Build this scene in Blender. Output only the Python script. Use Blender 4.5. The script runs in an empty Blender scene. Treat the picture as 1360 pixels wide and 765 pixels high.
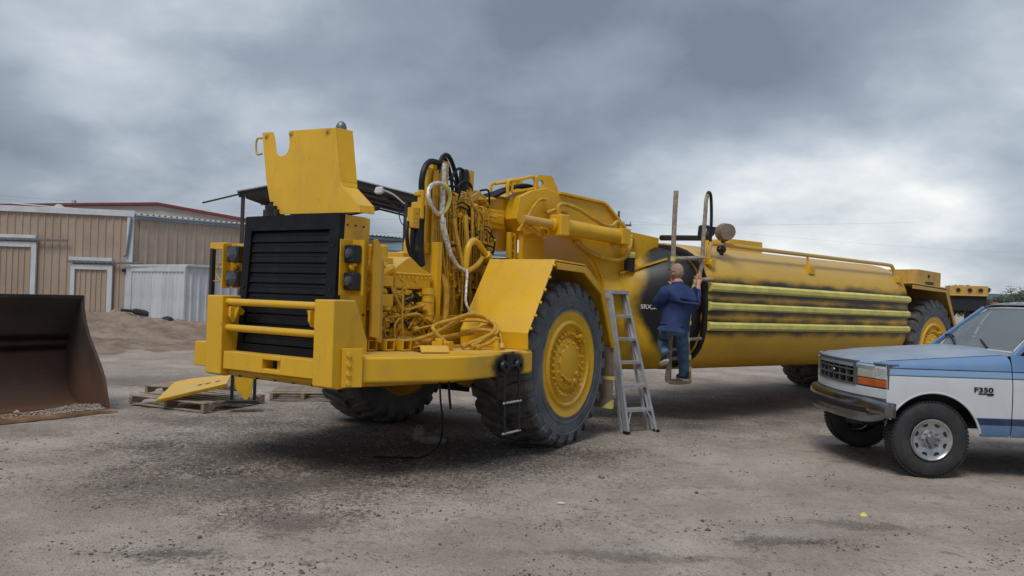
import bpy, bmesh, math, random
from mathutils import Vector, Matrix, noise as mnoise

random.seed(7)
sc = bpy.context.scene
COL = sc.collection
PI = math.pi
rad = math.radians

# ------------------------------------------------------------------ camera
cam_d = bpy.data.cameras.new('camera')
cam = bpy.data.objects.new('camera', cam_d)
COL.objects.link(cam)
cam_d.sensor_width = 36.0
cam_d.lens = 36.0 * 1050.0 / 1360.0
cam_d.clip_start = 0.05
cam_d.clip_end = 9000
pitch, roll = math.atan(9.5 / 1050.0), rad(1.8)
cam.matrix_world = (Matrix.Translation((0, 0, 1.75)) @ Matrix.Rotation(PI / 2 + pitch, 4, 'X')
                    @ Matrix.Rotation(roll, 4, 'Z'))
sc.camera = cam

# ------------------------------------------------------------------ world: overcast sky
SUN_EL, SUN_AZ = rad(58), rad(205)      # azimuth clockwise from +Y
world = bpy.data.worlds.new('World')
sc.world = world
world.use_nodes = True
wn, wl = world.node_tree.nodes, world.node_tree.links
wn.clear()


def wnode(t, **k):
    n = wn.new(t)
    for a, b in k.items():
        setattr(n, a, b)
    return n


def wmath(op, a, b=None, clamp=False):
    n = wnode('ShaderNodeMath', operation=op, use_clamp=clamp)
    for i, v in enumerate((a, b)):
        if v is None:
            continue
        if isinstance(v, (int, float)):
            n.inputs[i].default_value = v
        else:
            wl.new(v, n.inputs[i])
    return n.outputs[0]


def wmix(f, a, b):
    n = wnode('ShaderNodeMix', data_type='RGBA')
    for s, v in (('Factor', f), ('A', a), ('B', b)):
        i = [q for q in n.inputs if q.name == s and (q.type == 'RGBA' or s == 'Factor') and q.enabled][0]
        if isinstance(v, (int, float)):
            i.default_value = v
        elif isinstance(v, tuple):
            i.default_value = (*v, 1)
        else:
            wl.new(v, i)
    return [o for o in n.outputs if o.type == 'RGBA'][0]


sky = wnode('ShaderNodeTexSky', sky_type='NISHITA', sun_disc=False)
sky.sun_elevation, sky.sun_rotation = SUN_EL, SUN_AZ
sky.air_density, sky.dust_density, sky.ozone_density = 1.0, 2.0, 1.5
tc = wnode('ShaderNodeTexCoord')
sep = wnode('ShaderNodeSeparateXYZ')
wl.new(tc.outputs['Generated'], sep.inputs[0])
zc = wmath('MAXIMUM', sep.outputs[2], 0.0)
den = wmath('ADD', zc, 0.40)
comb = wnode('ShaderNodeCombineXYZ')
wl.new(wmath('DIVIDE', sep.outputs[0], den), comb.inputs[0])
wl.new(wmath('DIVIDE', sep.outputs[1], den), comb.inputs[1])
comb.inputs[2].default_value = 3.7


def wnoise(scale, detail, off, dist=0.0, rough=0.5):
    mp = wnode('ShaderNodeMapping')
    mp.inputs['Location'].default_value = off
    wl.new(comb.outputs[0], mp.inputs[0])
    n = wnode('ShaderNodeTexNoise')
    n.inputs['Scale'].default_value = scale
    n.inputs['Detail'].default_value = detail
    n.inputs['Roughness'].default_value = rough
    n.inputs['Distortion'].default_value = dist
    wl.new(mp.outputs[0], n.inputs['Vector'])
    return n.outputs['Fac']


n_big = wnoise(0.75, 4, (0.2, 11.7, 0), 0.15, 0.45)
n_mid = wnoise(1.9, 6, (5.2, 0.6, 1.0), 0.1, 0.48)
n_fine = wnoise(5.5, 7, (2.2, 8.6, 2.0), 0.0, 0.6)
# darkness of the cloud base: light low down, dark slate higher up, broken by noise
el = wmath('MULTIPLY', wmath('POWER', zc, 0.72), 1.72)
d = wmath('ADD', el, wmath('MULTIPLY', wmath('SUBTRACT', n_big, 0.5), 2.3))
d = wmath('ADD', d, wmath('MULTIPLY', wmath('SUBTRACT', n_mid, 0.5), 1.65))
d = wmath('ADD', d, wmath('MULTIPLY', wmath('SUBTRACT', n_fine, 0.5), 0.35))
d = wmath('ADD', d, 0.22)
ramp = wnode('ShaderNodeValToRGB')
wl.new(d, ramp.inputs[0])
e = ramp.color_ramp.elements
e[0].position, e[0].color = 0.0, (0.93, 0.92, 0.88, 1)
e[1].position, e[1].color = 1.15 - .15, (0.160, 0.188, 0.236, 1)
for p_, c_ in ((0.20, (0.66, 0.685, 0.705)), (0.42, (0.43, 0.478, 0.535)), (0.66, (0.272, 0.312, 0.368))):
    q_ = e.new(p_)
    q_.color = (*c_, 1)
# an overcast sky brightens towards the zenith
zen = wnode('ShaderNodeMapRange')
zen.inputs['From Min'].default_value, zen.inputs['From Max'].default_value = 0.40, 1.0
zen.inputs['To Min'].default_value, zen.inputs['To Max'].default_value = 1.0, 2.6
wl.new(zc, zen.inputs['Value'])
mul = wnode('ShaderNodeVectorMath', operation='SCALE')
wl.new(ramp.outputs[0], mul.inputs[0])
wl.new(zen.outputs[0], mul.inputs['Scale'])
bg_cl = wnode('ShaderNodeBackground')
wl.new(mul.outputs[0], bg_cl.inputs[0])
bg_sky = wnode('ShaderNodeBackground')
bg_sky.inputs[1].default_value = 0.10
wl.new(sky.outputs[0], bg_sky.inputs[0])
mixs = wnode('ShaderNodeMixShader')
mixs.inputs[0].default_value = 0.90
wl.new(bg_sky.outputs[0], mixs.inputs[1])
wl.new(bg_cl.outputs[0], mixs.inputs[2])
wo = wnode('ShaderNodeOutputWorld')
wl.new(mixs.outputs[0], wo.inputs[0])

# ------------------------------------------------------------------ sun behind the cloud
sun_d = bpy.data.lights.new('sun', 'SUN')
sun_d.energy, sun_d.angle, sun_d.color = 1.5, rad(24), (1.0, 0.96, 0.90)
sun = bpy.data.objects.new('sun', sun_d)
COL.objects.link(sun)
sv = Vector((math.sin(SUN_AZ) * math.cos(SUN_EL), math.cos(SUN_AZ) * math.cos(SUN_EL), math.sin(SUN_EL)))
sun.rotation_euler = sv.to_track_quat('Z', 'Y').to_euler()

sc.view_settings.view_transform = 'Standard'
sc.view_settings.look = 'None'
sc.view_settings.gamma = 1
sc.view_settings.exposure = 0.30
sc.view_settings.use_curve_mapping = False

# ------------------------------------------------------------------ materials
MATS = {}


class NB:
    """small node builder"""

    def __init__(s, name):
        s.m = bpy.data.materials.new(name)
        s.m.use_nodes = True
        s.t = s.m.node_tree
        s.b = s.t.nodes['Principled BSDF']
        s.co = s.t.nodes.new('ShaderNodeTexCoord').outputs['Object']
        s._sep = None
        MATS[name] = s.m

    def n(s, t, **k):
        x = s.t.nodes.new(t)
        for a, b in k.items():
            setattr(x, a, b)
        return x

    def put(s, sock, v):
        if isinstance(v, (int, float)):
            sock.default_value = v
        elif isinstance(v, tuple):
            sock.default_value = (*v, 1) if len(v) == 3 and sock.type == 'RGBA' else v
        else:
            s.t.links.new(v, sock)

    def math(s, op, a, b=0.0, c=0.0, clamp=False):
        x = s.n('ShaderNodeMath', operation=op, use_clamp=clamp)
        s.put(x.inputs[0], a)
        s.put(x.inputs[1], b)
        s.put(x.inputs[2], c)
        return x.outputs[0]

    def noise(s, scale, detail=4, rough=.55, off=(0, 0, 0), stretch=(1, 1, 1), dist=0.0):
        mp = s.n('ShaderNodeMapping')
        mp.inputs['Location'].default_value = off
        mp.inputs['Scale'].default_value = stretch
        s.put(mp.inputs[0], s.co)
        x = s.n('ShaderNodeTexNoise')
        x.inputs['Scale'].default_value = scale
        x.inputs['Detail'].default_value = detail
        x.inputs['Roughness'].default_value = rough
        x.inputs['Distortion'].default_value = dist
        s.put(x.inputs['Vector'], mp.outputs[0])
        return x.outputs['Fac']

    def xyz(s):
        if not s._sep:
            s._sep = s.n('ShaderNodeSeparateXYZ')
            s.put(s._sep.inputs[0], s.co)
        return s._sep.outputs

    def step(s, v, lo, hi):
        x = s.n('ShaderNodeMapRange', interpolation_type='SMOOTHSTEP')
        s.put(x.inputs['Value'], v)
        x.inputs['From Min'].default_value = lo
        x.inputs['From Max'].default_value = hi
        return x.outputs[0]

    def mix(s, f, a, b):
        x = s.n('ShaderNodeMix', data_type='RGBA')
        s.put(x.inputs[0], f)
        s.put(x.inputs[6], a)
        s.put(x.inputs[7], b)
        return x.outputs[2]

    def dist(s, p, r=(1, 1, 1)):
        a = s.n('ShaderNodeVectorMath', operation='SUBTRACT')
        s.put(a.inputs[0], s.co)
        a.inputs[1].default_value = p
        b = s.n('ShaderNodeVectorMath', operation='DIVIDE')
        s.put(b.inputs[0], a.outputs[0])
        b.inputs[1].default_value = r
        c = s.n('ShaderNodeVectorMath', operation='LENGTH')
        s.put(c.inputs[0], b.outputs[0])
        return c.outputs['Value']

    def bump(s, h, strength=.3, distance=.01):
        x = s.n('ShaderNodeBump')
        x.inputs['Strength'].default_value = strength
        x.inputs['Distance'].default_value = distance
        s.put(x.inputs['Height'], h)
        s.t.links.new(x.outputs[0], s.b.inputs['Normal'])

    def done(s, col=None, rough=None, metal=None, **k):
        if col is not None:
            s.put(s.b.inputs['Base Color'], col)
        if rough is not None:
            s.put(s.b.inputs['Roughness'], rough)
        if metal is not None:
            s.put(s.b.inputs['Metallic'], metal)
        for a, b in k.items():
            s.put(s.b.inputs[a.replace('_', ' ')], b)
        return s.m


def yellow_paint(name, col, rough=.36, wear=1.0):
    b = NB(name)
    c = b.mix(b.step(b.noise(1.7, 5), .3, .7), dk(col, .92), dk(col, 1.04))
    # grease and grime runs, stretched downwards
    c = b.mix(b.math('MULTIPLY', b.step(b.noise(3.0, 7, .65, (3, 1, 7), (1.6, 1.6, .5)), .53, .72), .34 * wear), c, (.20, .13, .06))
    c = b.mix(b.math('MULTIPLY', b.step(b.noise(16, 6, .7, (1, 6, 2)), .60, .70), .55 * wear), c, (.16, .10, .05))
    # scuffs and chips to primer
    c = b.mix(b.math('MULTIPLY', b.step(b.noise(42, 5, .65, (9, 2, 4)), .665, .70), .8 * wear), c, (.10, .065, .04))
    # dust lying on upward faces
    g = b.n('ShaderNodeNewGeometry')
    sp = b.n('ShaderNodeSeparateXYZ')
    b.put(sp.inputs[0], g.outputs['Normal'])
    du = b.math('MULTIPLY', b.step(sp.outputs[2], .35, .95), b.step(b.noise(2.4, 6, .6, (4, 4, 1)), .30, .65))
    c = b.mix(b.math('MULTIPLY', du, .42), c, (.50, .40, .26))
    r = b.math('ADD', rough - .08, b.math('MULTIPLY', b.noise(5, 5), .22))
    r = b.math('ADD', r, b.math('MULTIPLY', du, .2))
    b.bump(b.noise(70, 4), .05, .008)
    b.done(c, r, 0.0, Specular_IOR_Level=.5)
    return c


def dk(c, f):
    return tuple(x * f for x in c)


def simple(name, col, rough=.5, metal=0.0, var=.25, scale=4.0, dirt=None, damt=.5, dscale=2.0, bump=0.0, bscale=60, **k):
    b = NB(name)
    c = b.mix(b.step(b.noise(scale, 5), .3, .7), dk(col, 1 - var), dk(col, 1 + var * .4))
    if dirt:
        c = b.mix(b.math('MULTIPLY', b.step(b.noise(dscale, 7, .65, (3, 1, 7)), .5, .75), damt), c, dirt)
    r = b.math('ADD', rough - .08, b.math('MULTIPLY', b.noise(scale * 2.3, 4), .16))
    if bump:
        b.bump(b.noise(bscale, 6, .6), bump, .01)
    return b.done(c, r, metal, **k)


YEL = (0.73, 0.415, 0.013)
DIRT = (0.20, 0.155, 0.115)
BLACKP = (0.012, 0.012, 0.012)
# ------------------------------------------------------------------ mesh builder


class MB:
    def __init__(s):
        s.v, s.f, s.sm = [], [], []

    def add(s, vs, fs, smooth=False):
        o = len(s.v)
        s.v += [tuple(p) for p in vs]
        s.f += [tuple(i + o for i in f) for f in fs]
        s.sm += [smooth] * len(fs)
        return s

    def box(s, x0, x1, y0, y1, z0, z1, rot=None, about=None):
        vs = [Vector((x, y, z)) for z in (z0, z1) for y in (y0, y1) for x in (x0, x1)]
        if rot is not None:
            c = Vector(about) if about else Vector(((x0 + x1) / 2, (y0 + y1) / 2, (z0 + z1) / 2))
            vs = [rot @ (p - c) + c for p in vs]
        return s.add(vs, [(0, 2, 3, 1), (4, 5, 7, 6), (0, 1, 5, 4), (2, 6, 7, 3), (0, 4, 6, 2), (1, 3, 7, 5)])

    def prism(s, poly, axis, a, b, smooth=False):
        """extrude a 2D polygon along an axis. axis 'x': poly=(y,z); 'y': (x,z); 'z': (x,y)"""
        def P(q, t):
            return {'x': (t, q[0], q[1]), 'y': (q[0], t, q[1]), 'z': (q[0], q[1], t)}[axis]
        ar = sum(poly[i][0] * poly[(i + 1) % len(poly)][1] - poly[(i + 1) % len(poly)][0] * poly[i][1] for i in range(len(poly)))
        if axis == 'y':
            ar = -ar
        if ar < 0:
            poly = poly[::-1]
        if a > b:
            a, b = b, a
        n = len(poly)
        vs = [P(q, a) for q in poly] + [P(q, b) for q in poly]
        fs = [tuple(range(n))[::-1], tuple(range(n, 2 * n))]
        fs += [(i, (i + 1) % n, n + (i + 1) % n, n + i) for i in range(n)]
        return s.add(vs, fs, smooth)

    def ring(s, c, n, r, k, up=None):
        n = Vector(n).normalized()
        a = n.orthogonal().normalized() if up is None else (Vector(up) - n * Vector(up).dot(n)).normalized()
        b = n.cross(a)
        return [Vector(c) + (a * math.cos(t) + b * math.sin(t)) * r for t in (2 * PI * i / k for i in range(k))]

    def cyl(s, p0, p1, r0, r1=None, n=14, caps=True, smooth=True):
        r1 = r0 if r1 is None else r1
        p0, p1 = Vector(p0), Vector(p1)
        d = p1 - p0
        A, B = s.ring(p0, d, r0, n), s.ring(p1, d, r1, n)
        s.add(A + B, [(i, (i + 1) % n, n + (i + 1) % n, n + i) for i in range(n)], smooth)
        if caps:
            s.add(A, [tuple(range(n))[::-1]])
            s.add(B, [tuple(range(n))])
        return s

    def tube(s, pts, r, n=8, res=5, curve=True, caps=True):
        P = [Vector(p) for p in pts]
        if curve and len(P) > 2:
            Q = []
            for i in range(len(P) - 1):
                a, b, c, d = P[max(i - 1, 0)], P[i], P[i + 1], P[min(i + 2, len(P) - 1)]
                for k in range(res):
                    t = k / res
                    Q.append(.5 * ((2 * b) + (c - a) * t + (2 * a - 5 * b + 4 * c - d) * t * t + (3 * b - a - 3 * c + d) * t ** 3))
            Q.append(P[-1])
            P = Q
        m = len(P)
        rr = r if isinstance(r, (list, tuple)) else [r] * m
        if len(rr) != m:
            rr = [rr[min(int(i * (len(rr) - 1) / max(m - 1, 1)), len(rr) - 1)] for i in range(m)]
        t0 = (P[1] - P[0]).normalized()
        u = t0.orthogonal().normalized()
        vs = []
        for i in range(m):
            t = (P[min(i + 1, m - 1)] - P[max(i - 1, 0)])
            t = t.normalized() if t.length > 1e-9 else t0
            u = (u - t * u.dot(t))
            u = u.normalized() if u.length > 1e-6 else t.orthogonal().normalized()
            w = t.cross(u)
            vs += [P[i] + (u * math.cos(2 * PI * k / n) + w * math.sin(2 * PI * k / n)) * rr[i] for k in range(n)]
        s.add(vs, [(i * n + k, i * n + (k + 1) % n, (i + 1) * n + (k + 1) % n, (i + 1) * n + k) for i in range(m - 1) for k in range(n)], True)
        if caps:
            s.add(vs[:n], [tuple(range(n))[::-1]])
            s.add(vs[-n:], [tuple(range(n))])
        return s

    def lathe(s, prof, c, axis='y', n=48, smooth=True):
        """prof = [(r, h)], revolved about an axis through c"""
        vs = []
        for r, h in prof:
            for k in range(n):
                a = 2 * PI * k / n
                p, q = r * math.cos(a), r * math.sin(a)
                o = {'x': (h, p, q), 'y': (q, h, p), 'z': (p, q, h)}[axis]
                vs.append((c[0] + o[0], c[1] + o[1], c[2] + o[2]))
        m = len(prof)
        s.add(vs, [(i * n + k, i * n + (k + 1) % n, (i + 1) * n + (k + 1) % n, (i + 1) * n + k) for i in range(m - 1) for k in range(n)], smooth)
        return s

    def loft(s, rings, caps=(True, True), smooth=True, closed=True):
        n = len(rings[0])
        vs = [p for r in rings for p in r]
        kk = n if closed else n - 1
        s.add(vs, [(i * n + k, i * n + (k + 1) % n, (i + 1) * n + (k + 1) % n, (i + 1) * n + k) for i in range(len(rings) - 1) for k in range(kk)], smooth)
        if caps[0]:
            s.add(rings[0], [tuple(range(n))[::-1]])
        if caps[1]:
            s.add(rings[-1], [tuple(range(n))])
        return s

    def sphere(s, c, r, nu=16, nv=10):
        r = (r, r, r) if isinstance(r, (int, float)) else r
        rings = []
        for j in range(nv + 1):
            t = PI * j / nv
            rings.append([(c[0] + r[0] * math.sin(t) * math.cos(2 * PI * k / nu), c[1] + r[1] * math.sin(t) * math.sin(2 * PI * k / nu), c[2] - r[2] * math.cos(t)) for k in range(nu)])
        return s.loft(rings, (False, False))

    def sheet(s, pts, axis, a, b, th):
        """polyline (open) thickened and extruded: a bent plate"""
        L = []
        n = len(pts)
        for i, p in enumerate(pts):
            d = Vector(pts[min(i + 1, n - 1)]) - Vector(pts[max(i - 1, 0)])
            q = Vector((-d[1], d[0])).normalized()
            k = 1.0
            if 0 < i < n - 1:
                e = (Vector(p) - Vector(pts[i - 1])).normalized()
                k = 1 / max(.35, abs(Vector((-e[1], e[0])).dot(q)))
            L.append((p[0] + q[0] * th * k, p[1] + q[1] * th * k))
        for i in range(n - 1):
            s.prism([pts[i], pts[i + 1], L[i + 1], L[i]], axis, a, b)
        return s

    def cut(s):
        """start of the next separate piece"""
        if not hasattr(s, 'cuts'):
            s.cuts = []
        s.cuts.append((len(s.v), len(s.f)))

    def build_each(s, name, mat, parent=None, **k):
        """one object for each piece between cuts"""
        c = s.cuts + [(len(s.v), len(s.f))]
        for (v0, f0), (v1, f1) in zip(c[:-1], c[1:]):
            q = MB()
            q.v = s.v[v0:v1]
            q.f = [tuple(i - v0 for i in f) for f in s.f[f0:f1]]
            q.build(name, mat, parent, **k)

    def build(s, name, mat, parent=None, bevel=0.0, seg=2, loc=None, rotz=None, angle=35, recalc=True, solid=0.0, subsurf=0):
        me = bpy.data.meshes.new(name)
        me.from_pydata(s.v, [], s.f)
        if recalc:
            bm = bmesh.new()
            bm.from_mesh(me)
            bmesh.ops.remove_doubles(bm, verts=bm.verts, dist=1e-5)
            bmesh.ops.recalc_face_normals(bm, faces=bm.faces)
            bm.to_mesh(me)
            bm.free()
        me.shade_smooth()
        me.set_sharp_from_angle(angle=rad(angle))
        o = bpy.data.objects.new(name, me)
        COL.objects.link(o)
        if mat:
            o.data.materials.append(MATS[mat] if isinstance(mat, str) else mat)
        if parent:
            o.parent = parent
        if loc is not None:
            o.location = loc
        if rotz is not None:
            o.rotation_euler = (0, 0, rotz)
        if solid:
            md = o.modifiers.new('solid', 'SOLIDIFY')
            md.thickness = solid
            md.offset = 0
        if subsurf:
            md = o.modifiers.new('sub', 'SUBSURF')
            md.levels = md.render_levels = subsurf
        if bevel:
            md = o.modifiers.new('bevel', 'BEVEL')
            md.width, md.segments, md.limit_method, md.angle_limit = bevel, seg, 'ANGLE', rad(32)
            md.harden_normals = True
        return o


def tag(o, label=None, cat=None, group=None, kind=None):
    for k, v in (('label', label), ('category', cat), ('group', group), ('kind', kind)):
        if v:
            o[k] = v
    return o


def empty(name, loc=(0, 0, 0), rotz=0.0, label=None, cat=None, group=None):
    o = bpy.data.objects.new(name, None)
    COL.objects.link(o)
    o.location = loc
    o.rotation_euler = (0, 0, rotz)
    o.empty_display_size = .2
    return tag(o, label, cat, group)


def copy_of(o, parent=None, loc=None, rot=None):
    c = o.copy()
    COL.objects.link(c)
    if parent is not None:
        c.parent = parent
    if loc is not None:
        c.location = loc
    if rot is not None:
        c.rotation_euler = rot
    return c


def frame_of(ang):
    a = rad(ang)
    return math.atan2(-math.cos(a), -math.sin(a))


def rotmat(ax, deg):
    return Matrix.Rotation(rad(deg), 3, ax)


def text_mesh(name, body, size, mat, parent, loc, rot, extrude=.002, bold=False, shear=0.0):
    cu = bpy.data.curves.new(name, 'FONT')
    cu.body, cu.size, cu.extrude, cu.align_x, cu.align_y, cu.shear = body, size, extrude, 'CENTER', 'CENTER', shear
    if bold:
        cu.offset = size * .02
    t = bpy.data.objects.new(name, cu)
    COL.objects.link(t)
    dg = bpy.context.evaluated_depsgraph_get()
    me = bpy.data.meshes.new_from_object(t.evaluated_get(dg))
    bpy.data.objects.remove(t)
    o = bpy.data.objects.new(name, me)
    COL.objects.link(o)
    me.materials.clear()
    me.materials.append(MATS[mat])
    o.parent = parent
    o.location, o.rotation_euler = loc, rot
    return o
# ------------------------------------------------------------------ material list
yellow_paint('yellow', YEL, .34, .6)
yellow_paint('yellow_engine', dk(YEL, .94), .40, 1.3)
yellow_paint('yellow_old', (.56, .34, .075), .5, 1.6)
simple('yellow_hose', (.56, .32, .028), .5, var=.25, scale=12)
simple('tape_yellow', (.72, .645, .17), .55, var=.18, scale=6)
simple('tape_light', (.68, .66, .60), .35, .2, var=.45, scale=30, dirt=(.22, .15, .07), damt=.85, dscale=24, bump=.5, bscale=60)
simple('paper_brown', (.25, .185, .135), .8, var=.25, scale=9, bump=.4, bscale=18)
simple('paper_wrap', (.34, .27, .21), .75, var=.35, scale=26, dirt=(.55, .49, .16), damt=.9, dscale=16, bump=.4, bscale=30)
simple('black_paint', (.008, .0085, .010), .45, var=.3, scale=4, dirt=(.05, .04, .03), damt=.4, dscale=5)
simple('black_grille', (.0055, .0065, .0085), .5, var=.3, scale=6, dirt=(.03, .026, .022), damt=.4, dscale=7, Specular_IOR_Level=.22)
simple('black_rubber', (.009, .009, .010), .5, var=.3, scale=9, Specular_IOR_Level=.35)
simple('steel_grey', (.22, .23, .24), .45, .6, var=.3, scale=9)
simple('aluminium', (.56, .57, .58), .42, .55, var=.18, scale=8, dirt=(.35, .34, .30), damt=.5, dscale=9)
simple('chrome_worn', (.26, .27, .29), .24, 1.0, var=.3, scale=6)
simple('wheel_alloy', (.50, .51, .52), .30, .85, var=.2, scale=14, dirt=(.16, .14, .12), damt=.5, dscale=9)
simple('plastic_grey', (.095, .10, .105), .45, var=.2, scale=6)
simple('lens_dark', (.05, .055, .065), .08, var=.2, scale=8)
simple('lens_yellowed', (.44, .45, .36), .18, var=.15, scale=9)
simple('lens_white', (.62, .64, .65), .15, var=.2, scale=20)
simple('lens_amber', (.52, .12, .025), .2, var=.2, scale=9)
simple('lens_red', (.35, .05, .025), .25, var=.2, scale=9)
simple('rust_bucket', (.030, .026, .025), .62, var=.45, scale=2.2, dirt=(.095, .042, .022), damt=.8, dscale=2.4, bump=.25, bscale=25)
_b = NB('bucket_shell')
_x = _b.xyz()
_c = _b.mix(_b.step(_b.noise(2.2, 6), .3, .7), (.030, .026, .025), (.052, .043, .039))
_m = _b.math('ADD', _b.math('MULTIPLY', _x[2], -.75), _b.noise(3.0, 7, .65, (1, 4, 2)))
_c = _b.mix(_b.math('MULTIPLY', _b.step(_m, -.35, .40), .85), _c, (.125, .062, .036))
_b.bump(_b.noise(25, 6), .25, .01)
_b.done(_c, .6, 0.0)
simple('rust_floor', (.20, .10, .045), .7, var=.5, scale=3, dirt=(.34, .27, .21), damt=.9, dscale=4, bump=.4, bscale=30)
simple('wood_old', (.33, .26, .19), .85, var=.35, scale=7, dirt=(.14, .11, .09), damt=.6, dscale=5, bump=.3, bscale=40)
simple('siding_tan', (.415, .318, .245), .55, var=.10, scale=.9, dirt=(.27, .20, .15), damt=.4, dscale=.8)
simple('siding_white', (.60, .64, .67), .5, var=.10, scale=1.2, dirt=(.42, .42, .40), damt=.5, dscale=1.0)
simple('trim_white', (.58, .62, .65), .5, var=.1, scale=2, dirt=(.40, .40, .38), damt=.4, dscale=2)
simple('trim_blue_grey', (.16, .20, .235), .5, var=.15, scale=2)
simple('trim_red', (.20, .035, .04), .5, var=.15, scale=2)
simple('roof_pale', (.47, .46, .43), .6, var=.12, scale=.7)
simple('canopy_dark', (.045, .047, .05), .7, var=.3, scale=1.5)
simple('canopy_top', (.42, .44, .46), .5, .2, var=.2, scale=1.5)
simple('post_dark', (.05, .04, .038), .6, var=.3, scale=4)
simple('white_paint', (.66, .66, .64), .45, var=.15, scale=5)
simple('rubble', (.40, .335, .28), .95, var=.35, scale=14)
simple('stone', (.33, .285, .245), .95, var=.5, scale=22, dirt=(.075, .062, .054), damt=.95, dscale=19)
simple('soil_dark', (.125, .102, .084), .95, var=.4, scale=20)
simple('leaf', (.055, .085, .032), .7, var=.5, scale=.8)
simple('bark', (.10, .075, .055), .9, var=.3, scale=5)
simple('denim', (.060, .125, .215), .85, var=.4, scale=9, dirt=(.12, .20, .30), damt=.7, dscale=7, bump=.5, bscale=22)
simple('shirt_navy', (.017, .036, .125), .85, var=.35, scale=7, bump=.6, bscale=14)
simple('skin', (.50, .255, .18), .55, var=.15, scale=12)
simple('hair_grey', (.36, .225, .175), .8, var=.3, scale=60)
simple('shoe_dark', (.022, .022, .025), .6, var=.3, scale=12)
simple('shoe_sole', (.55, .55, .54), .7, var=.2, scale=12)
simple('concrete', (.20, .185, .165), .9, var=.25, scale=9, bump=.4, bscale=40)
simple('seat_grey', (.16, .17, .18), .8, var=.2, scale=5)
simple('hill', (.11, .12, .14), .95, var=.2, scale=.004)

for _nm in ('siding_tan', 'siding_white'):
    _t = MATS[_nm].node_tree
    _bs = _t.nodes['Principled BSDF']
    _src = _bs.inputs['Base Color'].links[0].from_socket
    _oi = _t.nodes.new('ShaderNodeObjectInfo')
    _mr = _t.nodes.new('ShaderNodeMapRange')
    _mr.inputs['To Min'].default_value, _mr.inputs['To Max'].default_value = .88, 1.08
    _t.links.new(_oi.outputs['Random'], _mr.inputs['Value'])
    _vm = _t.nodes.new('ShaderNodeVectorMath')
    _vm.operation = 'SCALE'
    _t.links.new(_src, _vm.inputs[0])
    _t.links.new(_mr.outputs[0], _vm.inputs['Scale'])
    _t.links.new(_vm.outputs[0], _bs.inputs['Base Color'])

# glass of the pickup: see-through, dull with dust
_b = NB('glass')
_b.done((.46, .52, .52), .05, 0.0, Transmission_Weight=.66, IOR=1.5)

# tyre rubber: blue grey sidewall, overspray of yellow at the rim, brown dust on the tread
_b = NB('tyre')
_x = _b.xyz()
_r = _b.math('SQRT', _b.math('ADD', _b.math('POWER', _x[0], 2.0), _b.math('POWER', _x[2], 2.0)))
_c = _b.mix(_b.step(_b.noise(3.5, 6), .3, .7), (.070, .079, .088), (.135, .153, .168))
_d = _b.mix(_b.step(_b.noise(6, 6), .35, .7), (.060, .056, .052), (.135, .118, .10))
_c = _b.mix(_b.step(_r, .86, .93), _c, _d)
_o = _b.math('ADD', _r, _b.math('MULTIPLY', _b.math('SUBTRACT', _b.noise(4, 4), .5), .12))
_c = _b.mix(_b.math('SUBTRACT', 1.0, _b.step(_o, .565, .655)), _c, dk(YEL, .85))
_b.bump(_b.noise(60, 5), .25, .01)
_b.done(_c, .72, 0.0)

# pickup tyre
simple('tyre_small', (.030, .031, .033), .75, var=.3, scale=8, dirt=(.10, .088, .075), damt=.4, dscale=6)

# engine compartment grime on the front of the black step: overspray on the yellow wing
_b = NB('yellow_wing')
_c = _b.mix(_b.step(_b.noise(1.7, 5), .3, .7), dk(YEL, .92), dk(YEL, 1.03))
_c = _b.mix(_b.math('MULTIPLY', _b.step(_b.noise(2.6, 7, .65, (3, 1, 7)), .5, .75), .25), _c, DIRT)
_k = _b.math('ADD', _b.dist((1.39, 1.46, 1.02), (.36, .5, .20)), _b.math('MULTIPLY', _b.math('SUBTRACT', _b.noise(9, 4), .5), .5))
_c = _b.mix(_b.step(_k, 1.05, .62), _c, BLACKP)
_b.done(_c, .38, 0.0)

# tank paint: black primer sprayed round the three masked bars and over the front end
_b = NB('yellow_tank')
_x = _b.xyz()
_n = _b.math('SUBTRACT', _b.noise(1.5, 6, .6, stretch=(.8, 1, 3.2)), .5)
_n2 = _b.math('SUBTRACT', _b.noise(3.6, 4, .5, (4, 2, 2), stretch=(.55, 1, 1.3)), .5)
_c = _b.mix(_b.step(_b.noise(1.1, 5), .3, .7), dk(YEL, .90), dk(YEL, 1.03))
_c = _b.mix(_b.math('MULTIPLY', _b.step(_b.noise(1.3, 7, .65, (3, 1, 7)), .45, .75), .30), _c, (.30, .21, .10))
_c = _b.mix(_b.math('MULTIPLY', _b.step(_x[2], 1.95, 2.35), .50), _c, (.46, .345, .17))
_zz = _b.math('ADD', _x[2], _b.math('MULTIPLY', _x[0], -.0105))     # the bars sink a little to the rear
_zz = _b.math('ADD', _zz, _b.math('MULTIPLY', _n, .10))
_mask = None
for _zc, _w in ((1.955, .148), (1.69, .142), (1.415, .130)):
    _t = _b.math('ABSOLUTE', _b.math('SUBTRACT', _zz, _zc + .02))
    _t = _b.math('ADD', _t, _b.math('MULTIPLY', _n2, .20))
    _t = _b.step(_t, _w + .06, _w - .075)
    _mask = _t if _mask is None else _b.math('MAXIMUM', _mask, _t)
_side = _b.step(_x[1], .9, 1.15)
_mask = _b.math('MULTIPLY', _b.math('MULTIPLY', _mask, _side), .97)
_c = _b.mix(_mask, _c, BLACKP)
_b.done(_c, .40, 0.0)

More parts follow.
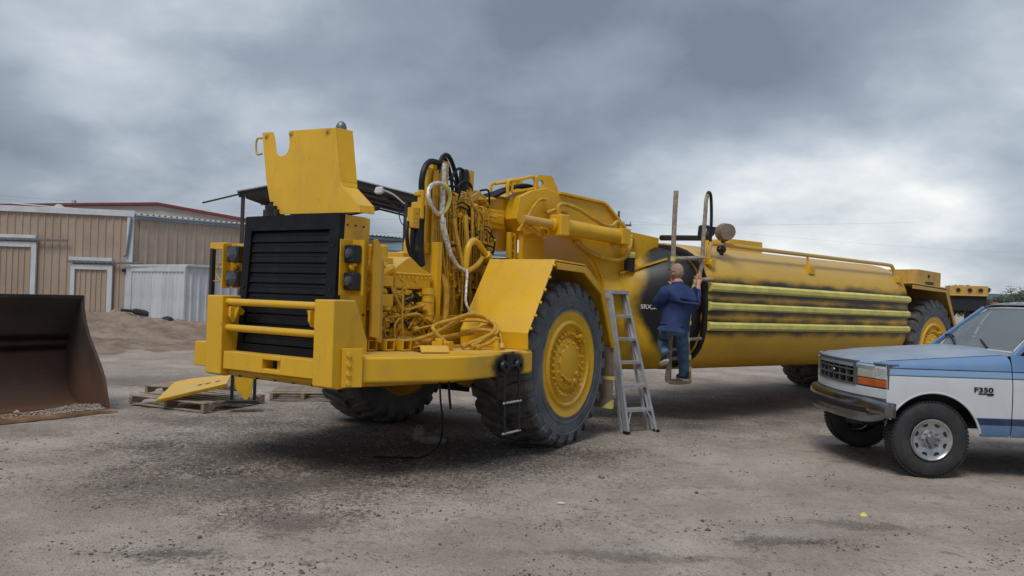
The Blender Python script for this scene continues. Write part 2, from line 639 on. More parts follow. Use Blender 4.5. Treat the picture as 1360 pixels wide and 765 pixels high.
# throat of the tank: black towards the tank, yellow towards the gooseneck
_b = NB('yellow_throat')
_x = _b.xyz()
_n = _b.math('SUBTRACT', _b.noise(2.0, 5), .5)
_c = _b.mix(_b.step(_b.noise(1.1, 5), .3, .7), dk(YEL, .90), dk(YEL, 1.03))
_k = _b.math('ADD', _x[0], _b.math('MULTIPLY', _n, .30))
_k = _b.math('ADD', _k, _b.math('MULTIPLY', _b.math('POWER', _b.math('ABSOLUTE', _b.math('SUBTRACT', _x[2], 1.72)), 2.0), .75))
_c = _b.mix(_b.math('MULTIPLY', _b.step(_k, -1.93, -2.12), _b.step(_b.math('ADD', _b.noise(2.6, 5, .55, (5, 5, 1)), _b.math('MULTIPLY', _x[0], -.22)), .62, .86)), _c, BLACKP)
_b.done(_c, .42, 0.0)

# pickup paint by height: blue over white over blue
_b = NB('truck_paint')
_x = _b.xyz()
_z = _b.math('ADD', _x[2], 0.0)
_blue, _lblue, _white, _navy = (.125, .245, .44), (.205, .36, .56), (.58, .61, .64), (.012, .03, .085)


def _band(c, lo, hi, col):
    m = _b.math('MULTIPLY', _b.math('GREATER_THAN', _z, lo), _b.math('LESS_THAN', _z, hi))
    return _b.mix(m, c, col)


_c = _b.mix(_b.math('GREATER_THAN', _z, .640), (.11, .21, .37), _white)
_c = _band(_c, .565, .633, _navy)
_c = _b.mix(_b.math('GREATER_THAN', _z, 1.048), _c, _blue)
_c = _band(_c, 1.040, 1.048, _navy)
_c = _band(_c, 1.056, 1.112, _lblue)
_c = _band(_c, 1.112, 1.124, _navy)
_du = _b.math('MULTIPLY', _b.step(_b.noise(2.2, 7, .65), .4, .8), .28)
_c = _b.mix(_du, _c, (.36, .33, .30))
_b.done(_c, .33, 0.0, Coat_Weight=.25, Coat_Roughness=.15)
_b = NB('truck_hood')
_c = _b.mix(_b.step(_b.noise(1.6, 6), .3, .75), (.20, .275, .37), (.34, .395, .45))
_b.done(_c, .36, 0.0, Coat_Weight=.25, Coat_Roughness=.2)
_b = NB('truck_blue')
_c = _b.mix(_b.math('MULTIPLY', _b.step(_b.noise(2.2, 7, .65), .4, .8), .25), (.125, .245, .44), (.36, .33, .30))
_b.done(_c, .35, 0.0, Coat_Weight=.25, Coat_Roughness=.15)
simple('truck_white', (.58, .61, .64), .35, var=.08, scale=3, dirt=(.36, .33, .3), damt=.3)
simple('truck_dark', (.012, .013, .015), .7, var=.2, scale=4)

# ground: pale hard dirt, dark oily stains, shade of the machine painted in, tracks
_b = NB('dirt_ground')
_big = _b.noise(.16, 6, .6)
_mid = _b.noise(.9, 7, .62, (5, 2, 0))
_fin = _b.noise(14, 7, .7, (1, 9, 0))
_spk = _b.noise(55, 4, .6, (8, 3, 0))
_c = _b.mix(_b.step(_mid, .34, .64), (.37, .308, .254), (.535, .460, .390))
_c = _b.mix(_b.math('MULTIPLY', _b.math('MULTIPLY', _b.step(_b.noise(5.5, 8, .72, (7, 1, 0), dist=.4), .52, .62), _b.step(_b.noise(.7, 4, .5, (2, 6, 0)), .45, .62)), .6), _c, (.15, .12, .10))
_c = _b.mix(_b.math('MULTIPLY', _b.step(_big, .42, .66), .45), _c, (.275, .228, .190))
_c = _b.mix(_b.math('MULTIPLY', _b.step(_fin, .50, .66), .34), _c, (.19, .155, .13))
_c = _b.mix(_b.math('MULTIPLY', _b.step(_b.noise(30, 6, .7, (2, 2, 0)), .53, .66), .35), _c, (.52, .46, .40))
_c = _b.mix(_b.math('MULTIPLY', _b.step(_spk, .55, .62), .38), _c, (.12, .10, .085))
_c = _b.mix(_b.math('MULTIPLY', _b.step(_b.noise(85, 4, .6, (4, 7, 0)), .56, .66), .3), _c, (.52, .47, .42))


_grain = _b.math('ADD', _b.math('MULTIPLY', _b.math('SUBTRACT', _b.noise(22, 6, .7, (3, 3, 0)), .5), 3.0), _b.math('MULTIPLY', _b.math('SUBTRACT', _b.noise(75, 4, .6, (6, 1, 0)), .5), 2.4))


def _stain_shade(c, p, r, amt, col=(.060, .053, .048), edge=.75, ns=1.1, nz=1.1):
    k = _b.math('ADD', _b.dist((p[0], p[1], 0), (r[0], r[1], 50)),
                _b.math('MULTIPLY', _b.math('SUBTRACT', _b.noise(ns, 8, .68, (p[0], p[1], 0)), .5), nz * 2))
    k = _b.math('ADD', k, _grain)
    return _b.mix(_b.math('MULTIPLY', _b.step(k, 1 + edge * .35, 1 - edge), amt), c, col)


_c = _stain_shade(_c, (-2.0, 8.6), (2.3, 1.7), .86)  # oily stains with the tractor's ground shadow painted in
_c = _stain_shade(_c, (-.3, 8.6), (1.6, 1.1), .70)
_c = _stain_shade(_c, (-2.2, 7.0), (1.9, .8), .55, ns=2.0)
_c = _stain_shade(_c, (-1.7, 6.0), (.75, .45), .60, (.085, .062, .052), ns=2.6)
_c = _stain_shade(_c, (-2.15, 5.15), (.35, .14), .70, ns=3)
_c = _stain_shade(_c, (.75, 8.95), (.85, .40), .62, (.085, .070, .058), ns=2.5)
_c = _stain_shade(_c, (-1.2, 11.0), (3.4, 1.5), .75, (.075, .066, .060))  # under the tractor: oil and painted shade in one patch
_c = _stain_shade(_c, (3.6, 12.8), (3.6, 2.2), .62, (.085, .074, .066))  # shade beneath the tank, painted into the dirt colour
_c = _stain_shade(_c, (5.2, 16.0), (4.5, 2.6), .60, (.085, .074, .066))  # painted shade carried on below the rear of the tank
_c = _stain_shade(_c, (2.1, 5.85), (.55, .14), .62, ns=4)
_c = _stain_shade(_c, (2.85, 6.35), (.5, .10), .50, ns=4)
_c = _stain_shade(_c, (.9, 5.4), (.9, .12), .45, ns=4)
_c = _stain_shade(_c, (-6.2, 14.2), (2.4, 1.2), .50, (.10, .085, .074))
_c = _stain_shade(_c, (-4.2, 10.2), (1.5, .5), .45, (.10, .085, .074), ns=2)
_c = _stain_shade(_c, (-6.0, 9.2), (1.4, .5), .40, (.12, .10, .085), ns=2)
_h = _b.math('ADD', _b.math('MULTIPLY', _fin, .6), _b.math('MULTIPLY', _spk, .4))
_b.bump(_h, .9, .06)
_b.done(_c, .95, 0.0, Specular_IOR_Level=.2)

_b = NB('dirt_loose')
_c = _b.mix(_b.step(_b.noise(1.2, 7, .65), .3, .7), (.205, .150, .110), (.345, .262, .200))
_c = _b.mix(_b.math('MULTIPLY', _b.step(_b.noise(12, 6, .65), .5, .75), .5), _c, (.13, .10, .08))
_b.bump(_b.noise(9, 7, .7), .8, .06)
_b.done(_c, .95, 0.0, Specular_IOR_Level=.2)

# ------------------------------------------------------------------ ground


def spaced(segs):
    out = []
    for a, b, st in segs:
        n = max(1, round((b - a) / st))
        out += [a + (b - a) * i / n for i in range(n)]
    return out + [segs[-1][1]]


def ground_z(x, y):
    if y > 45 or abs(x) > 40 or y < -6:
        return 0.0
    f = min(1.0, max(0.0, (45 - y) / 20)) * min(1.0, max(0, (40 - abs(x)) / 12))
    v = Vector((x, y, 0))
    h = (mnoise.noise(v * .35) * .020 + mnoise.noise(v * 1.3 + Vector((5, 3, 0))) * .012
         + mnoise.noise(v * 4.2 + Vector((1, 8, 0))) * .010 + mnoise.noise(v * 9 + Vector((1, 8, 3))) * .009)
    # old tyre tracks sweeping across the foreground
    for (ax, ay, dx, dy) in ((-1.0, 4.7, .93, .36), (1.0, 4.4, .93, .36), (-4.5, 6.6, .90, .43)):
        q = (x - ax) * -dy + (y - ay) * dx
        q += .25 * mnoise.noise(v * .3)
        h -= .030 * math.exp(-(q / .14) ** 2) * (.7 + mnoise.noise(v * 2.2))
        h += .016 * math.exp(-((abs(q) - .22) / .08) ** 2) * (.7 + mnoise.noise(v * 3.1))
    return h * f


xs = spaced([(-4000, -400, 900), (-400, -60, 60), (-60, -16, 2.5), (-16, -7, .3), (-7, 7, .075), (7, 16, .3), (16, 60, 2.5), (60, 400, 60), (400, 4000, 900)])
ys = spaced([(-300, -10, 60), (-10, 3.5, 1.2), (3.5, 12.5, .065), (12.5, 22, .28), (22, 60, 1.5), (60, 400, 40), (400, 6000, 1200)])
vs = [(x, y, ground_z(x, y)) for y in ys for x in xs]
nx = len(xs)
fs = [(j * nx + i, j * nx + i + 1, (j + 1) * nx + i + 1, (j + 1) * nx + i) for j in range(len(ys) - 1) for i in range(nx - 1)]
me = bpy.data.meshes.new('ground')
me.from_pydata(vs, [], fs)
me.shade_smooth()
g = bpy.data.objects.new('ground', me)
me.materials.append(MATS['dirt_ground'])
COL.objects.link(g)
tag(g, kind='structure')

# loose stones lying on it (uncountable)
mb = MB()
ico = [(1, 0, 0), (-1, 0, 0), (0, 1, 0), (0, -1, 0), (0, 0, 1), (0, 0, -1)]
icf = [(0, 2, 4), (2, 1, 4), (1, 3, 4), (3, 0, 4), (2, 0, 5), (1, 2, 5), (3, 1, 5), (0, 3, 5)]
n_st = 0
while n_st < 9000:
    y = 4.2 + 13 * random.random() ** 1.6
    x = random.uniform(-.78, .78) * y
    dens = .5 + mnoise.noise(Vector((x * .6, y * .6, 4))) * 1.1
    dens += .9 * math.exp(-((x + 2) / 2.4) ** 2 - ((y - 8.2) / 1.6) ** 2) + .8 * math.exp(-((x - .8) / 1.0) ** 2 - ((y - 8.9) / .5) ** 2)
    if random.random() > dens:
        continue
    r = .004 + .010 * random.random() ** 3 + (.016 * random.random() if random.random() < .02 else 0)
    a = random.uniform(0, PI)
    ca, sa = math.cos(a), math.sin(a)
    sx, sy, sz = r * random.uniform(.8, 1.6), r * random.uniform(.7, 1.1), r * random.uniform(.45, .9)
    z = ground_z(x, y) + sz * .25
    q = []
    for p in ico:
        p = (p[0] + random.uniform(-.3, .3), p[1] + random.uniform(-.3, .3), p[2] + random.uniform(-.2, .2))
        px, py = p[0] * sx, p[1] * sy
        q.append((x + px * ca - py * sa, y + px * sa + py * ca, z + p[2] * sz))
    mb.add(q, icf)
    n_st += 1
o = mb.build('gravel', 'stone', recalc=False, angle=20)
tag(o, 'small loose stones scattered over the bare dirt yard', 'gravel', kind='stuff')

# dark crumbs of soil, thrown up in streaks along the old tracks
mb = MB()
n_st = 0
while n_st < 5500:
    y = 4.2 + 10 * random.random() ** 1.4
    x = random.uniform(-.75, .75) * y
    a_, b_ = x * .93 + y * .36, -x * .36 + y * .93
    dens = (mnoise.noise(Vector((a_ * .8, b_ * 3.2, 9))) - .08) * 1.9 + (mnoise.noise(Vector((x * 2.6, y * 4.0, 2))) - .15) * 1.2
    dens += 1.1 * math.exp(-((x + 2) / 2.2) ** 2 - ((y - 8.1) / 1.5) ** 2) + .6 * math.exp(-((x + 1.6) / .9) ** 2 - ((y - 6.1) / .6) ** 2)
    dens += .9 * math.exp(-((x - .8) / 1.0) ** 2 - ((y - 8.8) / .4) ** 2) - .35 * math.exp(-((x - 3) / 1.6) ** 2 - ((y - 7.3) / .9) ** 2)
    if random.random() > dens + .035:
        continue
    r = .003 + .0085 * random.random() ** 2.6 + (.012 * random.random() if random.random() < .02 else 0)
    a = random.uniform(0, PI)
    ca, sa = math.cos(a), math.sin(a)
    sx, sy, sz = r * random.uniform(.9, 1.7), r * random.uniform(.7, 1.2), r * random.uniform(.5, 1.0)
    z = ground_z(x, y) + sz * .35
    q = []
    for p in ico:
        p = (p[0] + random.uniform(-.3, .3), p[1] + random.uniform(-.3, .3), p[2] + random.uniform(-.2, .2))
        px, py = p[0] * sx, p[1] * sy
        q.append((x + px * ca - py * sa, y + px * sa + py * ca, z + p[2] * sz))
    mb.add(q, icf)
    n_st += 1
o = mb.build('soil_crumbs', 'soil_dark', recalc=False, angle=20)
tag(o, 'dark crumbs of soil strewn in streaks over the pale dirt', 'soil', kind='stuff')

# dirt bank in front of the building
vs, fs = [], []
NX, NY = 190, 150
for j in range(NY + 1):
    for i in range(NX + 1):
        x = -27 + 19 * i / NX
        y = 17.5 + 16.3 * j / NY
        t = j / NY
        edge = min(1, max(0, (x + 27) / 2)) * min(1, max(0, (-8.0 - x + (1 - t) * 1.5) / 5.0))
        h = (min(1.0, t * 1.5) ** 1.3) * .42
        v = Vector((x, y, 0))
        h += (mnoise.noise(v * .5) * .22 + mnoise.noise(v * 1.7) * .18 + abs(mnoise.noise(v * 4.3)) * .16) * min(1, t * 4)
        h -= .55 * max(0, 1 - ((x + 13.6) / 2.2) ** 2) * max(0, 1 - ((y - 31) / 2.5) ** 2)
        vs.append((x, y, h * edge - .06 + .06 * edge))
for j in range(NY):
    for i in range(NX):
        a = j * (NX + 1) + i
        fs.append((a, a + 1, a + NX + 2, a + NX + 1))
mb = MB()
mb.add(vs, fs, True)
o = mb.build('dirt_bank', 'dirt_loose', recalc=False, angle=80)
tag(o, kind='structure')

# far hills
mb = MB()
top = []
for i in range(81):
    x = -1500 + 3400 * i / 80
    top.append((x, 1800 + 80 * mnoise.noise(Vector((i * .3, 0, 0))), 26 + 22 * mnoise.noise(Vector((i * .16, 2, 0))) + (14 if x > 800 else 0)))
b0 = [(p[0], p[1] - 260, -2) for p in top]
b1 = [(p[0], p[1] + 400, -2) for p in top]
m_ = len(top)
mb.add(b0 + top + b1, [(i, i + 1, m_ + i + 1, m_ + i) for i in range(m_ - 1)] + [(m_ + i, m_ + i + 1, 2 * m_ + i + 1, 2 * m_ + i) for i in range(m_ - 1)], True)
o = mb.build('hills', 'hill', recalc=False, angle=80)
tag(o, kind='structure')

# ------------------------------------------------------------------ metal buildings


def rib_panel(name, mat, w, h, parent, ribs=3, depth=.035):
    """a sheet of ribbed siding in the xz plane, outside towards -y"""
    mb = MB()
    p = w / ribs
    pts = []
    for k in range(ribs):
        x = k * p
        pts += [(x, 0), (x + p * .60, 0), (x + p * .68, -depth), (x + p * .86, -depth), (x + p * .94, 0)]
    pts.append((w - .004, 0))
    vs = [(a, b, 0) for a, b in pts] + [(a, b, h) for a, b in pts]
    n = len(pts)
    mb.add(vs, [(i, i + 1, n + i + 1, n + i) for i in range(n - 1)])
    o = mb.build(name, mat, parent, recalc=False, angle=20)
    return o


def siding(parent, mat, p0, p1, z0, z1, w=.96, ribs=3, skip=None, mesh_cache={}):
    """row of panels from p0 to p1 (seen from the right-hand side of p0->p1), children of parent"""
    d = Vector((p1[0] - p0[0], p1[1] - p0[1], 0))
    L = d.length
    n = max(1, round(L / w))
    w = L / n
    a = math.atan2(d.y, d.x)
    first = None
    for i in range(n):
        q = Vector((p0[0], p0[1], z0)) + d * (i / n)
        if first is None:
            first = o = rib_panel('siding_panel', mat, w, z1 - z0, parent, ribs)
        else:
            o = copy_of(first, parent)
        o.location = q
        o.rotation_euler = (0, 0, a)


TB = empty('metal_building', (-16.3, 34, 0), 0, 'long tan ribbed metal building with two white-framed sliding doors', 'building')
# coordinates relative to the corner (-16.3, 34)
siding(TB, 'siding_tan', (-10.0, 0), (-.22, 0), 0, 4.68)
c46, s46 = math.sin(rad(46.5)), math.cos(rad(46.5))
siding(TB, 'siding_tan', (.2 * c46, .2 * s46), (15 * c46, 15 * s46), 0, 4.58, w=1.25)
mb = MB()
mb.prism([(-10.0, .03), (-.05, .03), (15 * c46, 15 * s46 + .08), (15 * c46 - 9, 15 * s46 + 9), (-10, 12)], 'z', 0, 4.5)
mb.build('wall_core', 'siding_tan', TB)
mb = MB()
mb.box(-.30, -.02, -.09, .0, 0, 4.72)
mb.build('corner_trim', 'trim_white', TB, .01)
mb = MB()
mb.prism([(-10.2, 4.74), (-10.2, 4.98), (.02, 4.86), (.02, 4.60)], 'y', -.12, .02)
mb.build('gable_trim', 'trim_white', TB, .01)
R46 = Matrix.Rotation(math.atan2(s46, c46), 3, 'Z')
mb = MB()
mb.box(.0, 15, -.16, .02, 4.50, 4.66)
mb.v = [tuple(R46 @ Vector(p)) for p in mb.v]
mb.build('gutter', 'trim_blue_grey', TB, .015)
mb = MB()
# ribbed roof sheet, its ends showing over the gutter
n = 60
rr = []
for i in range(n):
    x = i * .25
    rr += [(x, 4.70), (x + .13, 4.70), (x + .16, 4.75), (x + .22, 4.75)]
va = [tuple(R46 @ Vector((x, -.2, z))) for x, z in rr]
vb = [tuple(R46 @ Vector((x - 3, 9, z + .75))) for x, z in rr]
mb.add(va + vb, [(i, i + 1, len(rr) + i + 1, len(rr) + i) for i in range(len(rr) - 1)])
mb.build('roof', 'roof_pale', TB, recalc=False)
mb = MB()
mb.tube([(-.10, -.14, 4.55), (-.12, -.16, 4.2), (-.22, -.16, 3.2), (-.26, -.16, 2.95), (-.36, -.16, 2.9)], .045, 8)
mb.build('downspout', 'trim_blue_grey', TB)


def slide_door(x0, x1, h, rail0, rail1):
    d = empty('sliding_door', (0, 0, 0))
    d.parent = TB
    fr = MB()
    t = .22
    fr.box(x0, x0 + t * .8, -.16, -.06, 0, h)
    fr.box(x1 - t, x1, -.16, -.06, 0, h)
    fr.box(x0 + t * .8, x1 - t, -.16, -.06, h - .22, h)
    fr.build('door_frame', 'trim_white', d, .008)
    siding(d, 'siding_tan', (x0 + t * .8 + .02, -.07), (x1 - t - .02, -.07), 0, h - .22, w=.8)
    m = MB()
    m.box(rail0, rail1, -.24, -.17, h + .06, h + .15)
    m.build('door_rail', 'steel_grey', d, .008)
    m = MB()
    m.box(x0 - .05, x1, -.22, -.10, h + .16, h + .30)
    m.build('door_header', 'trim_white', d, .008)


slide_door(-9.2, -4.12, 3.38, -9.2, -2.75)
slide_door(-2.62, -.83, 2.50, -2.75, .45)
mb = MB()
mb.box(-.42, -.28, -.16, -.02, 2.22, 2.36)
mb.build('wall_box', 'black_paint', TB, .01)
# small fixtures on the oblique wall
for (a, w_, z0, z1, mt) in ((8.9, .12, 3.2, 3.9, 'trim_white'), (9.05, .35, 3.35, 3.85, 'canopy_dark'), (10.7, .1, 3.3, 4.1, 'trim_white'), (11.2, .9, 3.3, 4.0, 'roof_pale'), (9.2, .8, 2.5, 3.0, 'roof_pale')):
    mb = MB()
    mb.box(a, a + w_, -.12, -.03, z0, z1)
    mb.v = [tuple(R46 @ Vector(p)) for p in mb.v]
    mb.build('wall_fixture', mt, TB, .008)
mb = MB()
mb.cyl((-5.6, 4, 4.9), (-5.6, 4, 5.25), .12)
mb.lathe([(.22, 5.22), (.25, 5.3), (.12, 5.42), (0, 5.45)], (-5.6, 4, 0), 'z', 12)
mb.build('roof_vent', 'roof_pale', TB)

# white shed standing against it
SH = empty('white_shed', (-12.25, 29.65, 0), 0, 'low white metal shed against the tan building', 'shed')
fx, fy = -.735, .68           # along the front, to the left
sx_, sy_ = .68, .735
Lf, Ld = 4.9, 4.5
siding(SH, 'siding_white', (fx * Lf, fy * Lf), (0, 0), 0, 2.42, w=.9, ribs=3)
siding(SH, 'siding_white', (0, 0), (sx_ * Ld, sy_ * Ld), 0, 2.46, w=.9, ribs=3)
mb = MB()
mb.prism([(.02, .05), (sx_ * Ld, sy_ * Ld + .05), (sx_ * Ld + fx * Lf, sy_ * Ld + fy * Lf), (fx * Lf + .04, fy * Lf + .04)], 'z', 0, 2.4)
mb.build('wall_core', 'siding_white', SH)
mb = MB()
mb.prism([(.08, -.10), (sx_ * Ld + .08, sy_ * Ld - .1), (sx_ * Ld + fx * Lf, sy_ * Ld + fy * Lf), (fx * Lf - .06, fy * Lf - .08)], 'z', 2.44, 2.52)
mb.build('roof', 'trim_white', SH, .01)
mb = MB()
Rf = Matrix.Rotation(math.atan2(-fy, -fx), 3, 'Z')
mb.box(0, Lf + .05, -.05, -.02, 2.24, 2.44)
mb.v = [tuple(Rf @ Vector(p) + Vector((fx * Lf, fy * Lf, 0))) for p in mb.v]
mb.build('fascia', 'trim_white', SH, .006)
mb = MB()
mb.box(-.05, .03, -.05, .03, 0, 2.44, rot=rotmat('Z', 47))
mb.build('corner_trim', 'trim_white', SH, .006)
mb = MB()
pts = [(.9 * sx_ + .09 + .04 * math.cos(t) * .3, .9 * sy_ - .09 + .1 * math.cos(t), 1.15 + .2 * math.sin(t)) for t in [i * PI / 6 for i in range(13)]]
mb.tube(pts, .03, 6, 3)
o = mb.build('hose_loop', 'black_rubber')
o.location = (-12.25, 29.65, 0)
tag(o, 'black rubber hose coiled on the side wall of the white shed', 'hose')
# clutter at the foot of the shed
mb = MB()
mb.sphere((-12.9, 29.7, .34), (.28, .22, .22), 10, 6)
mb.box(-13.2, -12.7, 29.5, 29.9, .05, .3, rot=rotmat('Z', 30))
o = mb.build('dark_sack', 'truck_dark')
tag(o, 'dark sack dumped on the dirt bank before the white shed', 'sack')
mb = MB()
mb.tube([(-16.2, 32.9, .62), (-15.4, 32.4, .60), (-14.5, 31.8, .52), (-13.9, 31.5, .35)], [.06, .12, .09, .05], 7, 5)
o = mb.build('debris_strip', 'truck_dark')
tag(o, 'strip of dark sheeting lying along the foot of the shed', 'debris')

# bigger building behind with red gable trim
RB = empty('red_trim_building', (-22.5, 50, 0), 0, 'pale building with dark red gable trim behind the tan building', 'building')
mb = MB()
gp = [(-14, 6.15), (0, 6.72), (9.5, 5.30)]
mb.prism([(-14, 0), (9.3, 0)] + gp[::-1], 'y', 0, 14)
mb.build('wall', 'roof_pale', RB)
mb = MB()
mb.sheet([(p[0], p[1] + .02) for p in gp], 'y', -.25, 14, .16)
mb.build('roof_trim', 'trim_red', RB)
mb = MB()
mb.box(-6.1, -5.9, 1, 1.2, 6.4, 7.0)
mb.build('vent_pipe', 'roof_pale', RB)

# far low building seen under the canopy
FB = empty('far_tan_building', (-12, 40, 0), rad(12), 'far tan ribbed building seen beneath the dark canopy', 'building')
siding(FB, 'siding_tan', (0, 0), (12, 0), 0, 3.75)
mb = MB()
mb.box(0, 12, .04, 8, 0, 3.7)
mb.build('wall_core', 'siding_tan', FB)
mb = MB()
mb.prism([(-.3, 3.76), (-.3, 3.9), (4, 4.9), (8.3, 3.9), (8.3, 3.76), (4, 4.7)], 'x', -.2, 12.2)
mb.build('roof', 'trim_blue_grey', FB)

# open-sided canopy behind the tractor
CP = empty('canopy', (-5.0, 22, 0), 0, 'open-sided dark roof canopy on posts with a white floodlight', 'canopy')
prof = [(-2.72, 4.33), (-.1, 4.90), (2.95, 4.24)]
mb = MB()
mb.sheet(prof, 'y', 0, 8, .05)
mb.build('roof_sheet', 'canopy_dark', CP)
mb = MB()
mb.sheet([(p[0], p[1] + .055) for p in prof], 'y', -.08, 8.05, .03)
mb.build('roof_covering', 'canopy_top', CP)
for yy in (.05, 2, 4, 6, 7.9):
    mb = MB()
    mb.sheet([(p[0] * .99, p[1] - .09) for p in prof], 'y', yy - .03, yy + .03, .07)
    mb.build('rafter', 'canopy_dark', CP)
for xx, zz in ((-2.5, 4.2), (-1.3, 4.45), (1.2, 4.45), (2.7, 4.12)):
    mb = MB()
    mb.box(xx - .03, xx + .03, .1, 7.9, zz + .02, zz + .09)
    mb.build('purlin', 'canopy_dark', CP)
for xx, yy, zz in ((-2.6, .1, 4.3), (1.95, .1, 4.3), (-2.55, 7.8, 4.3), (1.95, 7.8, 4.3)):
    mb = MB()
    mb.box(xx - .045, xx + .045, yy - .045, yy + .045, 0, zz)
    mb.build('post', 'post_dark', CP, .01)
mb = MB()
mb.tube([(-3.65, -.1, 4.04), (-2.65, -.05, 4.32)], .025, 6)
mb.build('loose_strip', 'canopy_dark', CP)
FL = MB()
FL.prism([(1.16, 4.44), (1.20, 4.58), (1.38, 4.60), (1.41, 4.47), (1.36, 4.42), (1.20, 4.40)], 'y', -.50, -.28)
fl = FL.build('floodlight', 'white_paint', CP, .03)
mb = MB()
mb.tube([(1.38, -.4, 4.52), (1.65, -.2, 4.42), (1.93, .0, 4.20)], .022, 6)
mb.build('lamp_arm', 'white_paint', fl)
mb = MB()
mb.tube([(1.9, -.02, 4.2), (1.8, -.05, 3.95), (1.85, -.05, 3.7), (1.97, .02, 3.55)], .015, 5)
mb.build('lamp_cable', 'black_rubber', fl)

# power poles and wires
def power_pole(x, y, h, label):
    p = empty('power_pole', (x, y, 0), 0, label, 'pole', 'power poles')
    m = MB()
    m.cyl((0, 0, 0), (0, 0, h), .16, .11, 8)
    m.build('mast', 'bark', p)
    m = MB()
    m.box(-1.3, 1.3, -.07, .07, h - 1.5, h - 1.32)
    m.build('crossarm', 'bark', p)
    for q in (-1.2, 0.55, 1.2):
        m = MB()
        m.cyl((q, 0, h - 1.32), (q, 0, h - 1.05), .06, .04, 6)
        m.build('insulator', 'steel_grey', p)


power_pole(10.58, 80, 10.6, 'thin power pole rising behind the gooseneck hose')

for k, (q0, q1, lb) in enumerate((((-90, 120, 11.5), (10.6, 80, 9.6), 'lower sagging power line in the left sky'),
                                  ((10.6, 80, 9.7), (140, 130, 13.5), 'power line running right over the tank'),
                                  ((-90, 125, 15.5), (60, 118, 14.5), 'higher thin power line crossing the sky'))):
    mb = MB()
    q0, q1 = Vector(q0), Vector(q1)
    pts = [q0.lerp(q1, t / 12) - Vector((0, 0, 2.2 * 4 * (t / 12) * (1 - t / 12))) for t in range(13)]
    mb.tube(pts, .010 if k != 1 else .005, 4, 2)
    o = mb.build('power_line', 'post_dark')
    tag(o, lb, 'wire', 'power lines')

# trees at the right edge, beyond the yard
def tree(x, y, h, w, label, seed):
    rnd = random.Random(seed)
    t = empty('tree', (x, y, 0), 0, label, 'tree', 'trees beyond the yard')
    m = MB()
    m.tube([(0, 0, 0), (.1, 0, h * .3), (0, .1, h * .55)], [.16, .12, .07], 7)
    tips = []
    for k in range(7):
        a = k * 2.4
        tip = (math.cos(a) * w * .55, math.sin(a) * w * .55, h * rnd.uniform(.55, .85))
        m.tube([(0, 0, h * rnd.uniform(.2, .4)), (tip[0] * .5, tip[1] * .5, h * .5), tip], [.07, .05, .02], 5)
        tips.append(tip)
    m.build('trunk', 'bark', t)
    m = MB()
    for k in range(46):
        c = Vector((max(-.6, min(.6, rnd.gauss(0, .36))) * w, max(-.6, min(.6, rnd.gauss(0, .36))) * w, h * rnd.uniform(.42, .92)))
        rr_ = rnd.uniform(.25, .55) * w * .5
        for j in range(110):
            p = c + Vector([max(-1.5, min(1.5, rnd.gauss(0, .9))) for _ in range(3)]) * rr_ * .5
            s_ = rnd.uniform(.06, .13)
            a1 = Vector((rnd.gauss(0, 1), rnd.gauss(0, 1), rnd.gauss(0, 1))).normalized()
            a2 = a1.orthogonal().normalized()
            m.add([p - a1 * s_, p + a2 * s_ * .6, p + a1 * s_, p - a2 * s_ * .6], [(0, 1, 2, 3)])
    m.build('crown', 'leaf', t, recalc=False)


tree(33.4, 60, 3.6, 1.7, 'small grey-green tree behind the rusty yellow frame, left one', 1)
tree(35.2, 60, 3.6, 1.3, 'slim grey-green tree beyond the rusty yellow frame, nearer the pickup', 2)
tree(39.4, 60, 3.5, 3.6, 'wide green tree at the right edge above the pickup roof', 3)
tree(43.2, 61, 4.2, 4.0, 'tall green tree just past the right edge', 4)
tree(37.0, 61, 2.7, 2.0, 'low green bush tree above the clearance lights', 5)
# ================================================================== the water wagon
# tractor frame: x forward, y towards the viewer's side, z up, origin on the ground under the front axle
TR_A, TK_A = 33.0, 51.7
WW = empty('water_wagon', (-.465, 10.04, 0), frame_of(TR_A), 'big yellow articulated water wagon with stripped tractor and long tank', 'water wagon')
RND = random.Random(11)


def P(mb, name, mat, parent=None, **k):
    return mb.build(name, mat, parent or WW, **k)


def bolt(mb, p, ax, r=.014, h=.014):
    d = {'x': Vector((1, 0, 0)), 'y': Vector((0, 1, 0)), 'z': Vector((0, 0, 1))}[ax] if isinstance(ax, str) else Vector(ax)
    mb.cut()
    mb.cyl(p, Vector(p) + d * h, r, r * .92, 6, smooth=False)


# ---- front bumper
mb = MB()
mb.box(3.13, 3.27, -.62, -.055, .955, 1.125)
mb.box(3.13, 3.27, .19, .62, .955, 1.125)
mb.box(3.13, 3.2699, -.0552, .1902, 1.082, 1.125)
mb.box(3.13, 3.2699, -.0552, .1902, .955, .998)
bumper = P(mb, 'bumper', 'yellow', bevel=.008)
mb = MB()
mb.cyl((3.19, .115, .94), (3.19, .115, 1.10), .035, n=12)
P(mb, 'tow_pin', 'yellow', bumper)
mb = MB()
mb.box(3.05, 3.14, -.07, .20, .99, 1.09)
P(mb, 'tow_pocket', 'rust_bucket', bumper)
for s in (-1, 1):
    mb = MB()
    mb.prism([(3.29, 1.66), (3.29, .90), (3.22, .88), (2.86, .90), (2.86, 1.30), (3.02, 1.66)], 'y', s * .63, s * .87)
    post = P(mb, 'bumper_post', 'yellow', bevel=.012)
    mb = MB()
    mb.prism([(3.16, 1.555), (3.27, 1.555), (3.27, 1.46), (3.235, 1.41), (3.21, 1.41), (3.20, 1.46), (3.17, 1.485), (3.13, 1.47), (3.10, 1.51)], 'y', s * .53, s * .56)
    mb.prism([(s * .629, 1.56), (s * .46, 1.56), (s * .49, 1.50), (s * .53, 1.43), (s * .56, 1.40), (s * .585, 1.46), (s * .629, 1.46)], 'x', 3.20, 3.225)
    P(mb, 'hook_bracket', 'yellow', post, bevel=.005)
